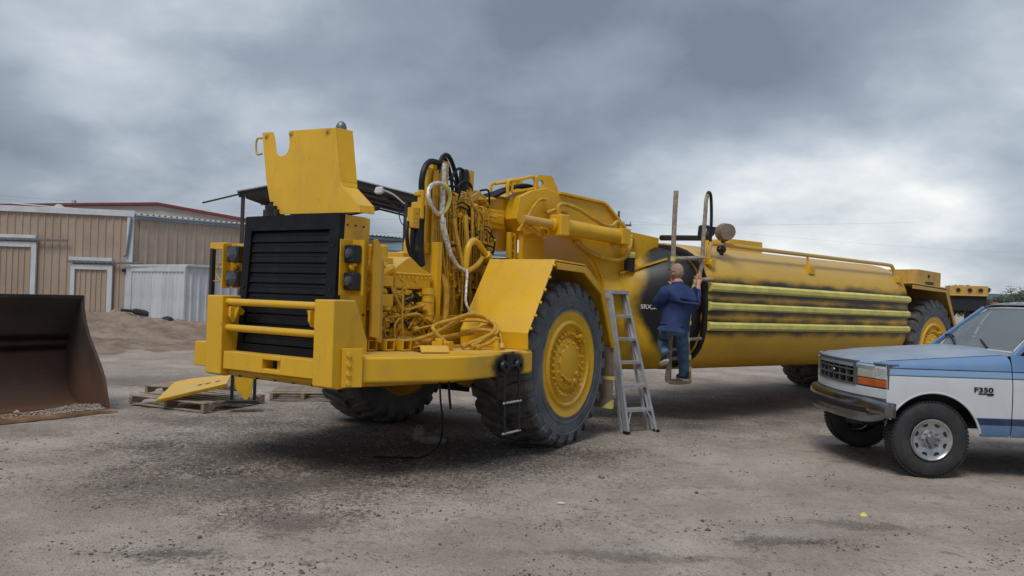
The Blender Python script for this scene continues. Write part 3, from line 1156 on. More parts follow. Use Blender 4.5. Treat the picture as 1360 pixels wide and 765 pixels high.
for z, r in ((1.60, .034), (1.35, .034)):
    mb = MB()
    mb.cyl((3.22, -.64, z), (3.22, .64, z), r, n=16)
    P(mb, 'bumper_rail', 'yellow')
# belly guard under the bumper
mb = MB()
mb.sheet([(3.20, .945), (3.12, .90), (2.5, .86), (1.2, .80)], 'y', -.62, .62, .03)
for s in (-1, 1):
    mb.prism([(3.0, .92), (3.0, 1.12), (1.1, 1.12), (1.1, .80)], 'y', s * .62, s * .66)
bg = P(mb, 'belly_guard', 'yellow_engine', bevel=.004)
mb = MB()
for k in range(5):
    mb.cut()
    mb.cyl((3.155, -.5 + k * .25, .895), (3.15, -.5 + k * .25, .88), .02, n=8)
mb.build_each('bolt', 'black_paint', bg)

# ---- side decks (wings) with swept fronts
plan = [(3.10, .58), (3.15, .88), (2.75, 1.13), (2.50, 1.275), (2.34, 1.355), (2.18, 1.41), (2.00, 1.44), (1.8, 1.45), (.92, 1.45), (.92, 1.30), (1.9, 1.28), (1.9, .58)]
deck = [(3.08, .55), (3.13, .87), (2.72, 1.12), (2.32, 1.34), (2.0, 1.42), (.94, 1.43), (.94, .40), (1.4, .40)]
for s in (1, -1):
    mb = MB()
    mb.prism([(x, s * y) for x, y in plan], 'z', .925, 1.165)
    w_ = P(mb, 'side_deck', 'yellow_wing' if s > 0 else 'yellow', bevel=.03, seg=3)
    mb = MB()
    mb.prism([(x, s * y) for x, y in deck], 'z', 1.13, 1.172)
    P(mb, 'deck_plate', 'yellow', w_, bevel=.004)
    # bolted flange between bumper post and deck
    mb = MB()
    d = Vector((-.40, s * .25, 0)).normalized()
    nrm = Vector((.25, s * .40, 0)).normalized()
    c0 = Vector((3.17, s * .875, 0))
    vs = []
    for zz in (.90, 1.24):
        for a, b in ((-.01, .0), (.17, .0), (.17, .03), (-.01, .03)):
            q = c0 + d * a + nrm * b
            vs.append((q.x, q.y, zz))
    mb.add(vs, [(0, 1, 2, 3), (7, 6, 5, 4), (0, 4, 5, 1), (1, 5, 6, 2), (2, 6, 7, 3), (3, 7, 4, 0)])
    fl_ = P(mb, 'bolt_flange', 'yellow', w_, bevel=.004)
    for k in range(4):
        mb = MB()
        q = c0 + d * .045 + nrm * .03
        bolt(mb, (q.x, q.y, .935 + k * .083), nrm, .022, .024)
        P(mb, 'bolt', 'yellow', fl_)

# ---- radiator guard and black grille
mb = MB()
mb.prism([(3.02, 2.44), (3.10, 1.10), (2.66, 1.10), (2.64, 2.43)], 'y', .615, .65)
mb.prism([(3.02, 2.44), (3.10, 1.10), (2.66, 1.10), (2.64, 2.43)], 'y', -.65, -.615)
mb.box(2.64, 3.02, -.615, .615, 2.41, 2.442)
mb.box(2.64, 2.68, -.615, .615, 1.1, 2.41)
rg = P(mb, 'radiator_guard', 'yellow', bevel=.008)
mb = MB()
for y0, y1 in ((-.652, -.55), (.53, .653)):
    mb.prism([(3.035, 2.445), (3.115, 1.06), (3.03, 1.06), (2.97, 2.445)], 'y', y0, y1)
mb.prism([(3.035, 2.446), (3.045, 2.30), (2.98, 2.30), (2.97, 2.446)], 'y', -.55, .53)
mb.prism([(3.107, 1.20), (3.115, 1.06), (3.03, 1.06), (3.02, 1.20)], 'y', -.55, .53)
gf = P(mb, 'grille_frame', 'black_grille', bevel=.012)
mb = MB()
mb.box(2.90, 2.93, -.56, .54, 1.06, 2.40)
P(mb, 'radiator_core', 'black_grille', gf)
sl = None
for k in range(11):
    z = 1.215 + k * .098
    x = 3.10 - (z - 1.1) * .0597
    if sl is None:
        mb = MB()
        mb.prism([(-.034, .078), (-.022, .084), (-.005, .012), (-.002, -.004), (-.012, -.010)], 'y', -.548, .528)
        for j in range(26):
            yj = -.53 + j * .0415
            mb.box(-.024, -.010, yj, yj + .022, .050, .058, rot=rotmat('Y', 14))
        sl = P(mb, 'grille_slat', 'black_grille', gf, bevel=.002, seg=1)
        sl.location = (x, 0, z)
    else:
        copy_of(sl, gf, (x, 0, z))
mb = MB()
for y0 in (-.60, .595):
    for z in (1.35, 1.75, 2.15):
        x = 3.10 - (z - 1.1) * .0597
        bolt(mb, (x + .012, y0, z), 'x', .014, .012)
mb.build_each('bolt', 'black_paint', gf)
mb = MB()
for k in range(3):
    bolt(mb, (2.94 - k * .105, .65, 2.345), 'y', .011, .008)
for z in (1.30, 1.40, 1.52):
    bolt(mb, (2.70, .65, z), 'y', .012, .01)
mb.build_each('bolt', 'rust_bucket', rg)
mb = MB()
mb.tube([(2.93, .66, 1.62), (2.91, .70, 1.60), (2.87, .69, 1.57), (2.83, .68, 1.585)], .018, 6)
mb.cyl((2.90, .65, 1.60), (2.90, .70, 1.60), .03, n=8)
P(mb, 'drain_cock', 'yellow_engine', rg)
mb = MB()
mb.tube([(2.83, .655, 2.00), (2.80, .70, 1.99), (2.70, .71, 1.94), (2.62, .69, 1.87), (2.56, .68, 1.86)], .008, 5)
P(mb, 'loose_wire', 'yellow_hose', rg)

# ---- lamp brackets with two lamps each
for s in (1, -1):
    y0, y1 = (.655, .76) if s > 0 else (-.99, -.75)
    mb = MB()
    if s > 0:
        mb.box(2.86, 2.88, .652, .80, 1.70, 2.21)
        mb.box(2.88, 3.03, .6525, .660, 1.70, 2.21)
    else:
        mb.box(2.86, 2.90, -1.04, -.66, 1.73, 2.19)
        mb.box(2.90, 3.0, -1.05, -1.035, 1.73, 2.19)
        mb.box(2.88, 2.96, -1.30, -1.04, 2.13, 2.20)
    br = P(mb, 'lamp_bracket', 'yellow', bevel=.005)
    yc = .728 if s > 0 else -.90
    hwl = .062 if s > 0 else .095
    for zc_ in (2.08, 1.83):
        m = MB()
        m.box(2.885, 2.99, yc - hwl, yc + hwl, zc_ - .085, zc_ + .080)
        hl = P(m, 'headlight', 'black_paint', br, bevel=.015)
        m = MB()
        m.lathe([(hwl - .012, 2.988), (hwl - .014, 2.998), (.04, 3.012), (0, 3.018)], (0, yc, zc_), 'x', 20)
        P(m, 'lens', 'lens_dark', br)
    m = MB()
    m.tube([(2.90, yc - .03, 1.92), (2.94, yc, 1.945), (2.95, yc, 1.97), (2.92, yc + .03, 1.99)], .022, 6)
    P(m, 'wire_loom', 'yellow', br)
# black grab post standing on the far deck, with a thin conduit
mb = MB()
mb.box(2.93, 2.975, -1.285, -1.24, 1.16, 2.14)
gp_ = P(mb, 'grab_post', 'black_paint', bevel=.006)
mb = MB()
mb.tube([(2.95, -1.05, 2.0), (2.95, -1.14, 1.98), (2.95, -1.2, 1.90), (2.95, -1.17, 1.84), (2.95, -1.12, 1.81)], .009, 5)
mb.tube([(2.95, -1.24, 1.80), (2.95, -1.04, 1.805)], .008, 5)
P(mb, 'conduit', 'yellow_hose', gp_)

mb = MB()
mb.box(2.70, 3.10, -1.31, -.88, .93, 1.178)
P(mb, 'deck_stub', 'yellow', bevel=.01)
# ---- narrow door strips behind the radiator guard
for (x0, x1, y0, zt, zb, mt) in ((2.55, 2.66, .70, 2.22, 1.30, 'yellow'), (2.47, 2.545, .66, 2.08, 1.25, 'yellow_old')):
    mb = MB()
    mb.prism([(x0, zb), (x1, zb + .02), (x1 + .01, zt - .0), (x0 + .07, zt + .02), (x0, zt - .06)], 'y', y0, y0 + .03)
    mb.box(x0, x0 + .02, y0 - .10, y0, zb, zt - .08)
    P(mb, 'door_strip', mt, bevel=.004)

# ---- raised hood
front = [(-.56, 3.294), (-.41, 3.287), (-.385, 3.234), (-.335, 3.075), (-.30, 3.045), (-.252, 3.033), (-.20, 3.04), (-.165, 3.07), (-.145, 3.12), (-.165, 3.276), (.47, 3.252),
         (.575, 2.745), (.60, 2.70), (.83, 2.515), (.85, 2.45), (-.20, 2.462), (-.357, 2.565), (-.44, 2.79)]
mb = MB()
HX = lambda z: 2.99 - (z - 2.45) * .05


def hood_pt(y, z, dx=0.0):
    return (HX(z) + dx, y, z)


n = len(front)
ar_ = 0
fv = [hood_pt(*q) for q in front] + [hood_pt(*q, -.018) for q in front]
mb.add(fv, [tuple(range(n)), tuple(range(n, 2 * n))[::-1]] + [(i, (i + 1) % n, n + (i + 1) % n, n + i) for i in range(n)])
side = [(.47, 3.252), (.575, 2.745), (.60, 2.70), (.83, 2.515), (.85, 2.45)]
for i in range(4):
    a, b = side[i], side[i + 1]
    A = [hood_pt(a[0] - .004, a[1], -.001), hood_pt(b[0] - .004, b[1], -.001)]
    off = (.05, .05, .03, .03, .02)
    q0, q1 = hood_pt(a[0] + off[i], a[1] - .004, -.17), hood_pt(b[0] + off[i + 1], b[1], -.17)
    t_ = .016
    V4 = [A[0], A[1], q1, q0]
    mb.add(V4 + [(p[0], p[1] - t_, p[2] - .004) for p in V4], [(0, 1, 2, 3), (7, 6, 5, 4), (0, 4, 5, 1), (2, 6, 7, 3), (1, 5, 6, 2), (3, 7, 4, 0)])
hood = P(mb, 'hood', 'yellow', bevel=.010, seg=3)
mb = MB()
mb.tube([hood_pt(-.555, 3.235), hood_pt(-.60, 3.235, .01), hood_pt(-.625, 3.20, .01), hood_pt(-.615, 3.11, .01), hood_pt(-.59, 3.075, .01), hood_pt(-.535, 3.078)], .011, 7)
P(mb, 'grab_handle', 'yellow_old', hood)
for y, z in ((-.485, 3.25), (-.13, 3.245), (.37, 3.225)):
    mb = MB()
    mb.box(HX(z), HX(z) + .006, y - .028, y + .028, z - .022, z + .022)
    bolt(mb, (HX(z) + .006, y, z), 'x', .015, .018)
    P(mb, 'hood_latch', 'yellow_old', hood, bevel=.002)
mb = MB()
mb.cyl((2.97, -.33, 2.44), (2.97, -.33, 2.545), .075, .08, 12)
mb.box(2.92, 3.02, -.42, -.22, 2.44, 2.51)
mb.cyl((2.97, -.34, 2.545), (2.97, -.34, 2.59), .03, n=10)
P(mb, 'filler_cap', 'black_paint', bevel=.004)
mb = MB()
mb.tube([(2.42, .02, 2.3), (2.44, .02, 3.0), (2.44, .02, 3.30), (2.44, .02, 3.40)], .055, 12)
mb.sphere((2.44, .02, 3.38), (.055, .055, .075), 14, 8)
P(mb, 'exhaust_stack', 'steel_grey')

# ---- tractor frame rails and deep engine bay walls
mb = MB()
mb.box(-1.0, .6, -.60, -.50, .62, 1.12)
mb.box(-1.0, .6, .50, .60, .62, 1.12)
mb.box(.6, 2.66, -.60, -.50, .84, 1.12)
mb.box(.6, 2.66, .50, .60, .84, 1.12)
mb.box(.6, 2.6, -.50, .50, .84, .88)
mb.box(-.35, .35, -.62, .62, .70, 1.15)
P(mb, 'chassis', 'yellow_engine', bevel=.01)
mb = MB()
mb.cyl((0, -1.2, .96), (0, .75, .96), .24, n=20)
mb.sphere((0, 0, .96), .40, 18, 12)
P(mb, 'front_axle', 'yellow_engine')

# ---- engine
EN = MB()
EN.box(1.42, 2.42, -.34, .34, 1.00, 1.78)
EN.box(1.50, 2.36, -.40, .40, 1.02, 1.30)
en = P(EN, 'engine', 'yellow_engine', bevel=.02)
mb = MB()
mb.prism([(1.46, 1.78), (2.04, 1.78), (2.04, 1.99), (2.0, 2.02), (1.86, 2.10), (1.80, 2.12), (1.72, 2.07), (1.60, 2.0), (1.46, 1.955)], 'y', -.05, .45)
mb.box(1.46, 2.05, .03, .468, 1.925, 1.95)
vc = P(mb, 'valve_cover', 'yellow', en, bevel=.012)
mb = MB()
for k in range(8):
    bolt(mb, (1.50 + k * .07, .468, 1.90), 'y', .012, .012)
    bolt(mb, (1.50 + k * .07, .455, 1.80), 'y', .009, .01)
for xx in (1.72, 1.93):
    bolt(mb, (xx, .452, 1.875), 'y', .022, .02)
mb.build_each('bolt', 'yellow_engine', en)
mb = MB()
mb.box(2.06, 2.28, .02, .44, 2.03, 2.09)
mb.cyl((2.12, .26, 2.08), (2.12, .26, 2.20), .115, n=20)
mb.lathe([(.115, 2.20), (.10, 2.225), (0, 2.23)], (2.12, .26, 0), 'z', 20)
P(mb, 'air_inlet', 'yellow', en, bevel=.006)
mb = MB()
mb.lathe([(.05, -.10), (.12, -.08), (.15, -.02), (.15, .03), (.10, .08), (.05, .10)], (2.20, .36, 1.95), 'y', 20)
mb.tube([(2.20, .36, 1.80), (2.22, .42, 1.9), (2.12, .45, 1.98), (2.05, .40, 1.92)], .05, 8)
P(mb, 'turbocharger', 'yellow_engine', en)
mb = MB()
for k in range(4):
    mb.cyl((2.28, .28, 1.62 + k * .035), (2.28, .52, 1.62 + k * .035), .06, n=10)
mb.box(2.16, 2.34, .36, .54, 1.80, 1.90)
mb.box(2.18, 2.36, .38, .56, 1.60, 1.72)
mb.cyl((2.24, .52, 1.56), (2.24, .52, 1.60), .05, n=10)
P(mb, 'fuel_pump', 'yellow_engine', en, bevel=.006)
# fuel filter canister with bands, oil filters, starter
mb = MB()
mb.cyl((1.56, .50, 1.45), (1.56, .50, 1.73), .065, n=16)
mb.cyl((1.56, .50, 1.73), (1.56, .50, 1.80), .075, n=16)
for z in (1.52, 1.66):
    mb.lathe([(.065, z - .012), (.071, z - .01), (.071, z + .01), (.065, z + .012)], (1.56, .50, 0), 'z', 16)
P(mb, 'fuel_filter', 'yellow_engine', en)
mb = MB()
mb.cyl((1.70, .46, 1.22), (2.05, .46, 1.22), .085, n=16)
mb.cyl((2.05, .46, 1.22), (2.13, .46, 1.22), .055, n=16)
mb.cyl((1.78, .46, 1.33), (2.0, .46, 1.33), .04, n=12)
P(mb, 'starter_motor', 'yellow_engine', en)
mb = MB()
for k in range(3):
    x = 1.62 + k * .2
    mb.cyl((x, .36, 1.72), (x, .46, 1.70), .045, n=10)
    mb.box(x - .06, x + .06, .34, .40, 1.58, 1.76)
mb.box(1.50, 2.08, .34, .40, 1.36, 1.50)
for k in range(7):
    mb.box(1.52 + k * .08, 1.56 + k * .08, .40, .425, 1.38, 1.48)
P(mb, 'side_covers', 'rust_bucket', en, bevel=.006)
mb = MB()
mb.cut()
mb.tube([(1.50, .5, 1.62), (1.75, .52, 1.60), (1.9, .52, 1.57), (2.15, .50, 1.57)], .016, 6)
mb.cut()
mb.tube([(1.45, .52, 1.46), (1.55, .56, 1.40), (1.66, .56, 1.45), (1.78, .55, 1.52), (1.92, .54, 1.51), (2.10, .54, 1.50), (2.22, .52, 1.49)], .016, 8)
mb.cut()
mb.tube([(1.47, .53, 1.50), (1.56, .58, 1.43), (1.68, .58, 1.48)], .010, 6)
mb.cut()
mb.tube([(2.02, .55, 1.72), (2.05, .57, 1.5), (2.05, .58, 1.30), (2.10, .58, 1.22), (2.16, .58, 1.28), (2.17, .58, 1.40), (2.10, .57, 1.47), (2.04, .56, 1.48)], .011, 6)
mb.cut()
mb.tube([(2.18, .52, 1.82), (2.14, .55, 1.70), (2.06, .55, 1.60), (2.02, .54, 1.55)], .016, 7)
mb.cut()
mb.tube([(2.30, .55, 1.45), (2.28, .57, 1.30), (2.20, .58, 1.20), (2.13, .58, 1.18)], .009, 5)
for k in range(34):
    x = RND.uniform(1.45, 2.3)
    z = RND.uniform(1.22, 1.72)
    p = [(x, .44 + RND.uniform(0, .08), z)]
    for j in range(3):
        p.append((p[-1][0] + RND.uniform(-.12, .12), p[-1][1] + RND.uniform(-.02, .04), p[-1][2] + RND.uniform(-.10, .07)))
    mb.cut()
    mb.tube(p, RND.uniform(.004, .010), 5, 4)
mb.build_each('engine_line', 'yellow_hose', en)
mb = MB()
for k in range(180):
    x, z = RND.uniform(1.45, 2.34), RND.uniform(1.16, 1.76)
    s_ = RND.uniform(.012, .042)
    y = .40 + RND.uniform(0, .08)
    mb.cut()
    if RND.random() < .5:
        mb.box(x - s_, x + s_, y - .03, y + .05, z - s_ * .7, z + s_ * .7, rot=rotmat('Y', RND.uniform(-20, 20)))
    elif RND.random() < .6:
        mb.cyl((x, y - .04, z), (x, y + .06, z), s_ * .9, n=9)
        mb.cyl((x, y + .06, z), (x, y + .075, z), s_ * .6, n=6)
    else:
        mb.cyl((x, y, z - s_ * 1.5), (x, y, z + s_ * 1.5), s_ * .8, n=9)
mb.build_each('engine_fitting', 'yellow_engine', en, bevel=.004)
mb = MB()
for k in range(9):
    x, z = RND.uniform(1.5, 2.3), RND.uniform(1.2, 1.7)
    mb.cut()
    mb.tube([(x, .48, z), (x + RND.uniform(-.1, .1), .52, z + .04), (x + RND.uniform(-.2, .2), .5, z - .06)], .008, 5, 4)
mb.build_each('engine_wire', 'truck_dark', en)

# ---- box-section stubs on the deck, loose plate, small step block
tubes = ((2.55, .63), (2.40, .72), (2.26, .81))
st = None
for (x, y) in tubes:
    if st is None:
        mb = MB()
        t_ = .013
        mb.box(-.055, .055, -.30, 0, 0, t_)
        mb.box(-.055, .055, -.30, 0, .105 - t_, .105)
        mb.box(-.055, -.055 + t_, -.2999, -.0001, t_, .105 - t_)
        mb.box(.055 - t_, .055, -.2999, -.0001, t_, .105 - t_)
        st = P(mb, 'box_section', 'yellow', bevel=.004)
        st.location = (x, y + .02, 1.178)
    else:
        c = copy_of(st, WW, (x, y + .02, 1.178))
    o = st if (x, y) == tubes[0] else c
    o.rotation_euler = (0, 0, rad(-8))
mb = MB()
mb.prism([(-.20, 0), (.14, .055), (.20, .05), (.25, .0), (.245, -.012), (.19, .036), (.14, .041), (-.20, -.014)], 'x', -.14, .14)
lp = P(mb, 'loose_plate', 'yellow', bevel=.003)
lp.location, lp.rotation_euler = (2.12, .98, 1.19), (0, 0, rad(-35))
mb = MB()
mb.box(-.09, .09, -.10, .06, 0, .085)
mb.box(.09, .13, -.04, .04, 0, .12)
o = P(mb, 'valve_block', 'yellow', bevel=.008)
o.location, o.rotation_euler = (1.83, .95, 1.175), (0, 0, rad(10))
mb = MB()
mb.cyl((1.43, 1.32, 1.17), (1.43, 1.32, 1.25), .038, n=12)
mb.cyl((1.43, 1.32, 1.25), (1.43, 1.32, 1.30), .022, n=10)
mb.cyl((1.43, 1.32, 1.30), (1.43, 1.32, 1.312), .032, n=10)
P(mb, 'deck_fitting', 'yellow')

# ---- coil of hoses lying on the deck in front of the fender
hp = [
    [(1.95, .55, 1.24), (1.80, .70, 1.30), (1.55, .78, 1.40), (1.30, .80, 1.50), (1.10, .90, 1.50), (1.08, 1.05, 1.42), (1.25, 1.12, 1.33), (1.48, 1.05, 1.25), (1.60, 1.0, 1.20)],
    [(1.75, .98, 1.20), (1.88, .86, 1.36), (1.80, .80, 1.42), (1.50, .82, 1.48), (1.25, .86, 1.53), (1.05, .96, 1.47), (1.12, 1.12, 1.36), (1.35, 1.1, 1.28), (1.55, 1.08, 1.20)],
    [(1.70, .70, 1.27), (1.40, .74, 1.30), (1.15, .86, 1.36), (1.08, 1.05, 1.34), (1.28, 1.16, 1.26), (1.52, 1.12, 1.19)],
    [(1.9, .62, 1.22), (1.6, .66, 1.26), (1.3, .72, 1.30), (1.1, .78, 1.33)],
    [(1.85, .55, 1.36), (1.55, .62, 1.41), (1.25, .72, 1.45), (1.05, .85, 1.45), (1.02, 1.02, 1.40), (1.15, 1.18, 1.30), (1.22, 1.25, 1.18)],
]
for k, pts in enumerate(hp):
    mb = MB()
    mb.tube(pts, (.022, .020, .021, .026, .011)[k], 8, 7)
    for e_ in (0, -1):
        a, b = Vector(pts[e_]), Vector(pts[1 if e_ == 0 else -2])
        q = a + (b - a).normalized() * .06
        mb.cyl(a, q, .030, n=8)
    P(mb, 'deck_hose', 'yellow_hose')

# ---- hanging steps under the deck edge (sprayed black)
mb = MB()
mb.box(1.33, 1.45, 1.452, 1.475, .99, 1.175)
hs = P(mb, 'step_bracket', 'yellow_wing', bevel=.004)
for x in (1.52, 1.25):
    mb = MB()
    mb.lathe([(.02, 1.455), (.055, 1.46), (.062, 1.475), (.055, 1.50), (.02, 1.505)], (x, 0, 1.03), 'y', 16)
    mb.tube([(x, 1.485, 1.03), (x - .01, 1.49, .66), (x - .025, 1.49, .33)], .013, 7, curve=False)
    P(mb, 'step_strap', 'black_paint', hs)
for z, mt in ((1.03, 'black_paint'), (.66, 'aluminium'), (.352, 'aluminium')):
    mb = MB()
    mb.cyl((1.20 if z < 1 else 1.27, 1.49, z), (1.53 if z < 1 else 1.5, 1.49, z), .013, n=8)
    P(mb, 'step_rung', mt, hs, bevel=.004)

# ---- fenders
fp = [(1.015, 1.175), (1.03, 1.345), (.50, 2.145), (-.20, 2.125), (-.72, 1.845), (-1.08, 1.12)]
for s in (1, -1):
    mb = MB()
    a, b = (.56, 1.45) if s > 0 else (-1.95, -.56)
    mb.sheet(fp[::-1], 'y', a, b, .02)
    fe = P(mb, 'fender', 'yellow', bevel=.016, seg=3)
    mb = MB()
    # rolled outer lip hanging down from the edge
    inn = [(.93, 1.18), (.945, 1.32), (.455, 2.055), (-.17, 2.04), (-.655, 1.79), (-1.005, 1.12)]
    out = [(x * 1.0, z - .012) for x, z in fp]
    poly = []
    for i in range(len(fp) - 1):
        if i < 2:
            continue
        mb.prism([out[i], out[i + 1], inn[i + 1], inn[i]], 'y', 1.425 if s > 0 else -1.925, 1.462 if s > 0 else -1.962)
    P(mb, 'fender_lip', 'yellow', fe, bevel=.008)
    mb = MB()
    for k in range(6):
        t = k / 5
        p = (1.0 - .46 * t, 1.40 + .70 * t)
        mb.cut()
        mb.cyl((p[0] + .012, s * (1.44 if s > 0 else 1.94), p[1]), (p[0] + .0, s * (1.475 if s > 0 else 1.975), p[1]), .016, n=6)
    mb.build_each('bolt', 'yellow', fe)
    mb = MB()
    mb.sheet([(-1.06, 1.14), (-1.09, .74), (-1.05, .34)], 'y', s * .80, 1.45 if s > 0 else -1.95, .02)
    fl2 = P(mb, 'mud_flap', 'paper_brown' if s > 0 else 'black_rubber', bevel=.004)
    if s > 0:
        mb = MB()
        mb.box(-1.125, -1.055, .80, 1.455, 1.085, 1.13)
        mb.box(-1.125, -1.065, .80, 1.456, .70, .745)
        mb.prism([(1.456, .335), (1.30, .335), (1.456, .45)], 'x', -1.095, -1.03)
        P(mb, 'masking_tape', 'tape_yellow', fl2, bevel=.004)

# ---- wheels


def big_wheel(cx, cy, cz, s, frame_kw, R=.985):
    """s=+1: outer face towards +y. origin of every wheel mesh is the hub centre"""
    W_ = .78
    m = MB()
    h = W_ / 2
    prof = [(.50, -h * .62), (.56, -h * .86), (.62, -h * .95), (.63, -h * .975), (.65, -h * .975), (.66, -h * .965), (.76, -h), (.805, -h * .99), (.81, -h * 1.005), (.825, -h * 1.005), (.83, -h * .985), (.86, -h * .97), (.915, -h * .90), (.935, -h * .80), (.94, 0),
            (.935, h * .80), (.915, h * .90), (.86, h * .97), (.83, h * .985), (.825, h * 1.008), (.81, h * 1.008), (.805, h * .99), (.76, h), (.70, h * .99), (.695, h * 1.005), (.68, h * 1.005), (.675, h * .985), (.64, h * .98), (.62, h * 1.0), (.56, h * .86), (.50, h * .62)]
    m.lathe([(r * R / .985, y) for r, y in prof], (0, 0, 0), 'y', 80)
    n = 26
    for side_ in (-1, 1):
        for k in range(n):
            a0 = 2 * PI * (k + (0 if side_ > 0 else .5)) / n
            # chevron lug: shoulder to centre, leaning back, and down the shoulder
            cols = []
            for (t, rt, rb, da, wd) in ((.04, .985, .925, .115, .050), (.45, .985, .925, .035, .060), (.78, .982, .92, .0, .066), (.93, .962, .90, -.005, .070), (1.012, .905, .855, -.01, .066), (1.0, .84, .82, -.012, .055)):
                y = side_ * h * t
                a = a0 + da * 1.0
                ring_ = []
                for rr_, aa in ((rb, a - wd), (rt, a - wd * .86), (rt, a + wd * .86), (rb, a + wd)):
                    rr_ *= R / .985
                    ring_.append((rr_ * math.sin(aa), y, rr_ * math.cos(aa)))
                cols.append(ring_)
            m.loft(cols, (True, True), smooth=False)
    ty = m.build('wheel', 'tyre', WW, angle=32)
    ty.location = (cx, cy, cz)
    for k_, v_ in frame_kw.items():
        setattr(ty, k_, v_)
    # rim
    m = MB()
    o_ = s * h
    pr = [(.625, .93), (.618, .99), (.58, .985), (.53, .93), (.515, .925), (.505, .97), (.49, .995), (.472, .995), (.458, .95), (.445, .86), (.42, .82), (.405, .82), (.40, .85), (.33, .85), (.325, .82), (.29, .82)]
    m.lathe([(r, o_ * q) for r, q in pr], (0, 0, 0), 'y', 64)
    m.lathe([(.62, -o_ * .93), (.60, -o_ * .97), (.52, -o_ * .75), (.45, -o_ * .3), (.30, -o_ * .2), (.2, -o_ * .2)], (0, 0, 0), 'y', 48)
    rim = m.build('rim', 'yellow', ty)
    m = MB()
    m.lathe([(.31, o_ * .80), (.305, o_ * .90), (.29, o_ * .935), (.225, o_ * .945), (.218, o_ * .975), (.20, o_ * .99), (.10, o_ * 1.0), (0, o_ * 1.0)], (0, 0, 0), 'y', 40)
    hub = m.build('hub', 'yellow', ty)
    m = MB()
    for k in range(30):
        a = 2 * PI * k / 30
        c = Vector((.365 * math.sin(a), o_ * .84, .365 * math.cos(a)))
        if k == 0:
            nut = MB().cyl((0, 0, 0), (0, s * .055, 0), .021, .019, 6, smooth=False).build('wheel_nut', 'yellow', ty)
            nut.location = c
        else:
            copy_of(nut, ty, c)
    for k in range(14):
        a = 2 * PI * k / 14
        c = Vector((.255 * math.sin(a), o_ * .935, .255 * math.cos(a)))
        copy_of(nut, ty, c).scale = (.75, .6, .75)
    m = MB()
    for a, r_ in ((2.3, .20), (2.7, .24), (3.1, .22), (1.0, .40), (.75, .40)):
        c = Vector((r_ * math.sin(a) * -1, o_ * .93, r_ * math.cos(a)))
        m.cut()
        m.cyl(c, c + Vector((0, s * .05, 0)), .034, .03, 8)
    m.cut()
    m.tube([(.18, o_ * 1.0, -.1), (.12, o_ * 1.08, -.17), (.02, o_ * 1.06, -.19)], .018, 6)
    m.build_each('hub_fitting', 'yellow_engine', ty)
    return ty


RW = .985
big_wheel(0, 1.01, .962, 1, {'rotation_euler': (0, rad(5), 0)})
big_wheel(0, -1.50, .962, -1, {'rotation_euler': (0, rad(11), 0)})

# ---- operator station stripped bare: firewall plates, hydraulic mast, hoses
mb = MB()
mb.prism([(1.30, 1.20), (1.30, 2.30), (1.20, 2.62), (.30, 2.62), (.10, 2.3), (-.2, 1.9), (-.2, 1.20)], 'y', -.10, .16)
mb.prism([(1.28, 1.20), (1.28, 2.15), (.55, 2.30), (.4, 1.9), (.4, 1.2)], 'y', -.55, -.45)
mb.box(1.24, 1.30, -.5, .30, 1.2, 2.2)
mb.box(.20, 1.25, -.45, .40, 1.15, 1.50)
fw = P(mb, 'firewall', 'yellow_engine', bevel=.012)
mb = MB()
mb.prism([(1.22, 1.3), (1.22, 2.20), (1.0, 2.15), (.78, 1.72), (.70, 1.3)], 'y', .16, .30)
for q in ((1.10, 1.95), (1.02, 1.80)):
    bolt(mb, (q[0], .30, q[1]), 'y', .02, .015)
P(mb, 'side_plate', 'yellow', fw, bevel=.01)
# square upright beside the engine
mb = MB()
mb.box(1.34, 1.42, .42, .50, 1.20, 2.30)
P(mb, 'upright_post', 'yellow', bevel=.006)
mb = MB()
mb.tube([(1.30, .46, 1.95), (1.25, .50, 1.80), (1.24, .5, 1.55), (1.28, .5, 1.38)], .035, 8)
P(mb, 'riser_pipe', 'yellow_hose')
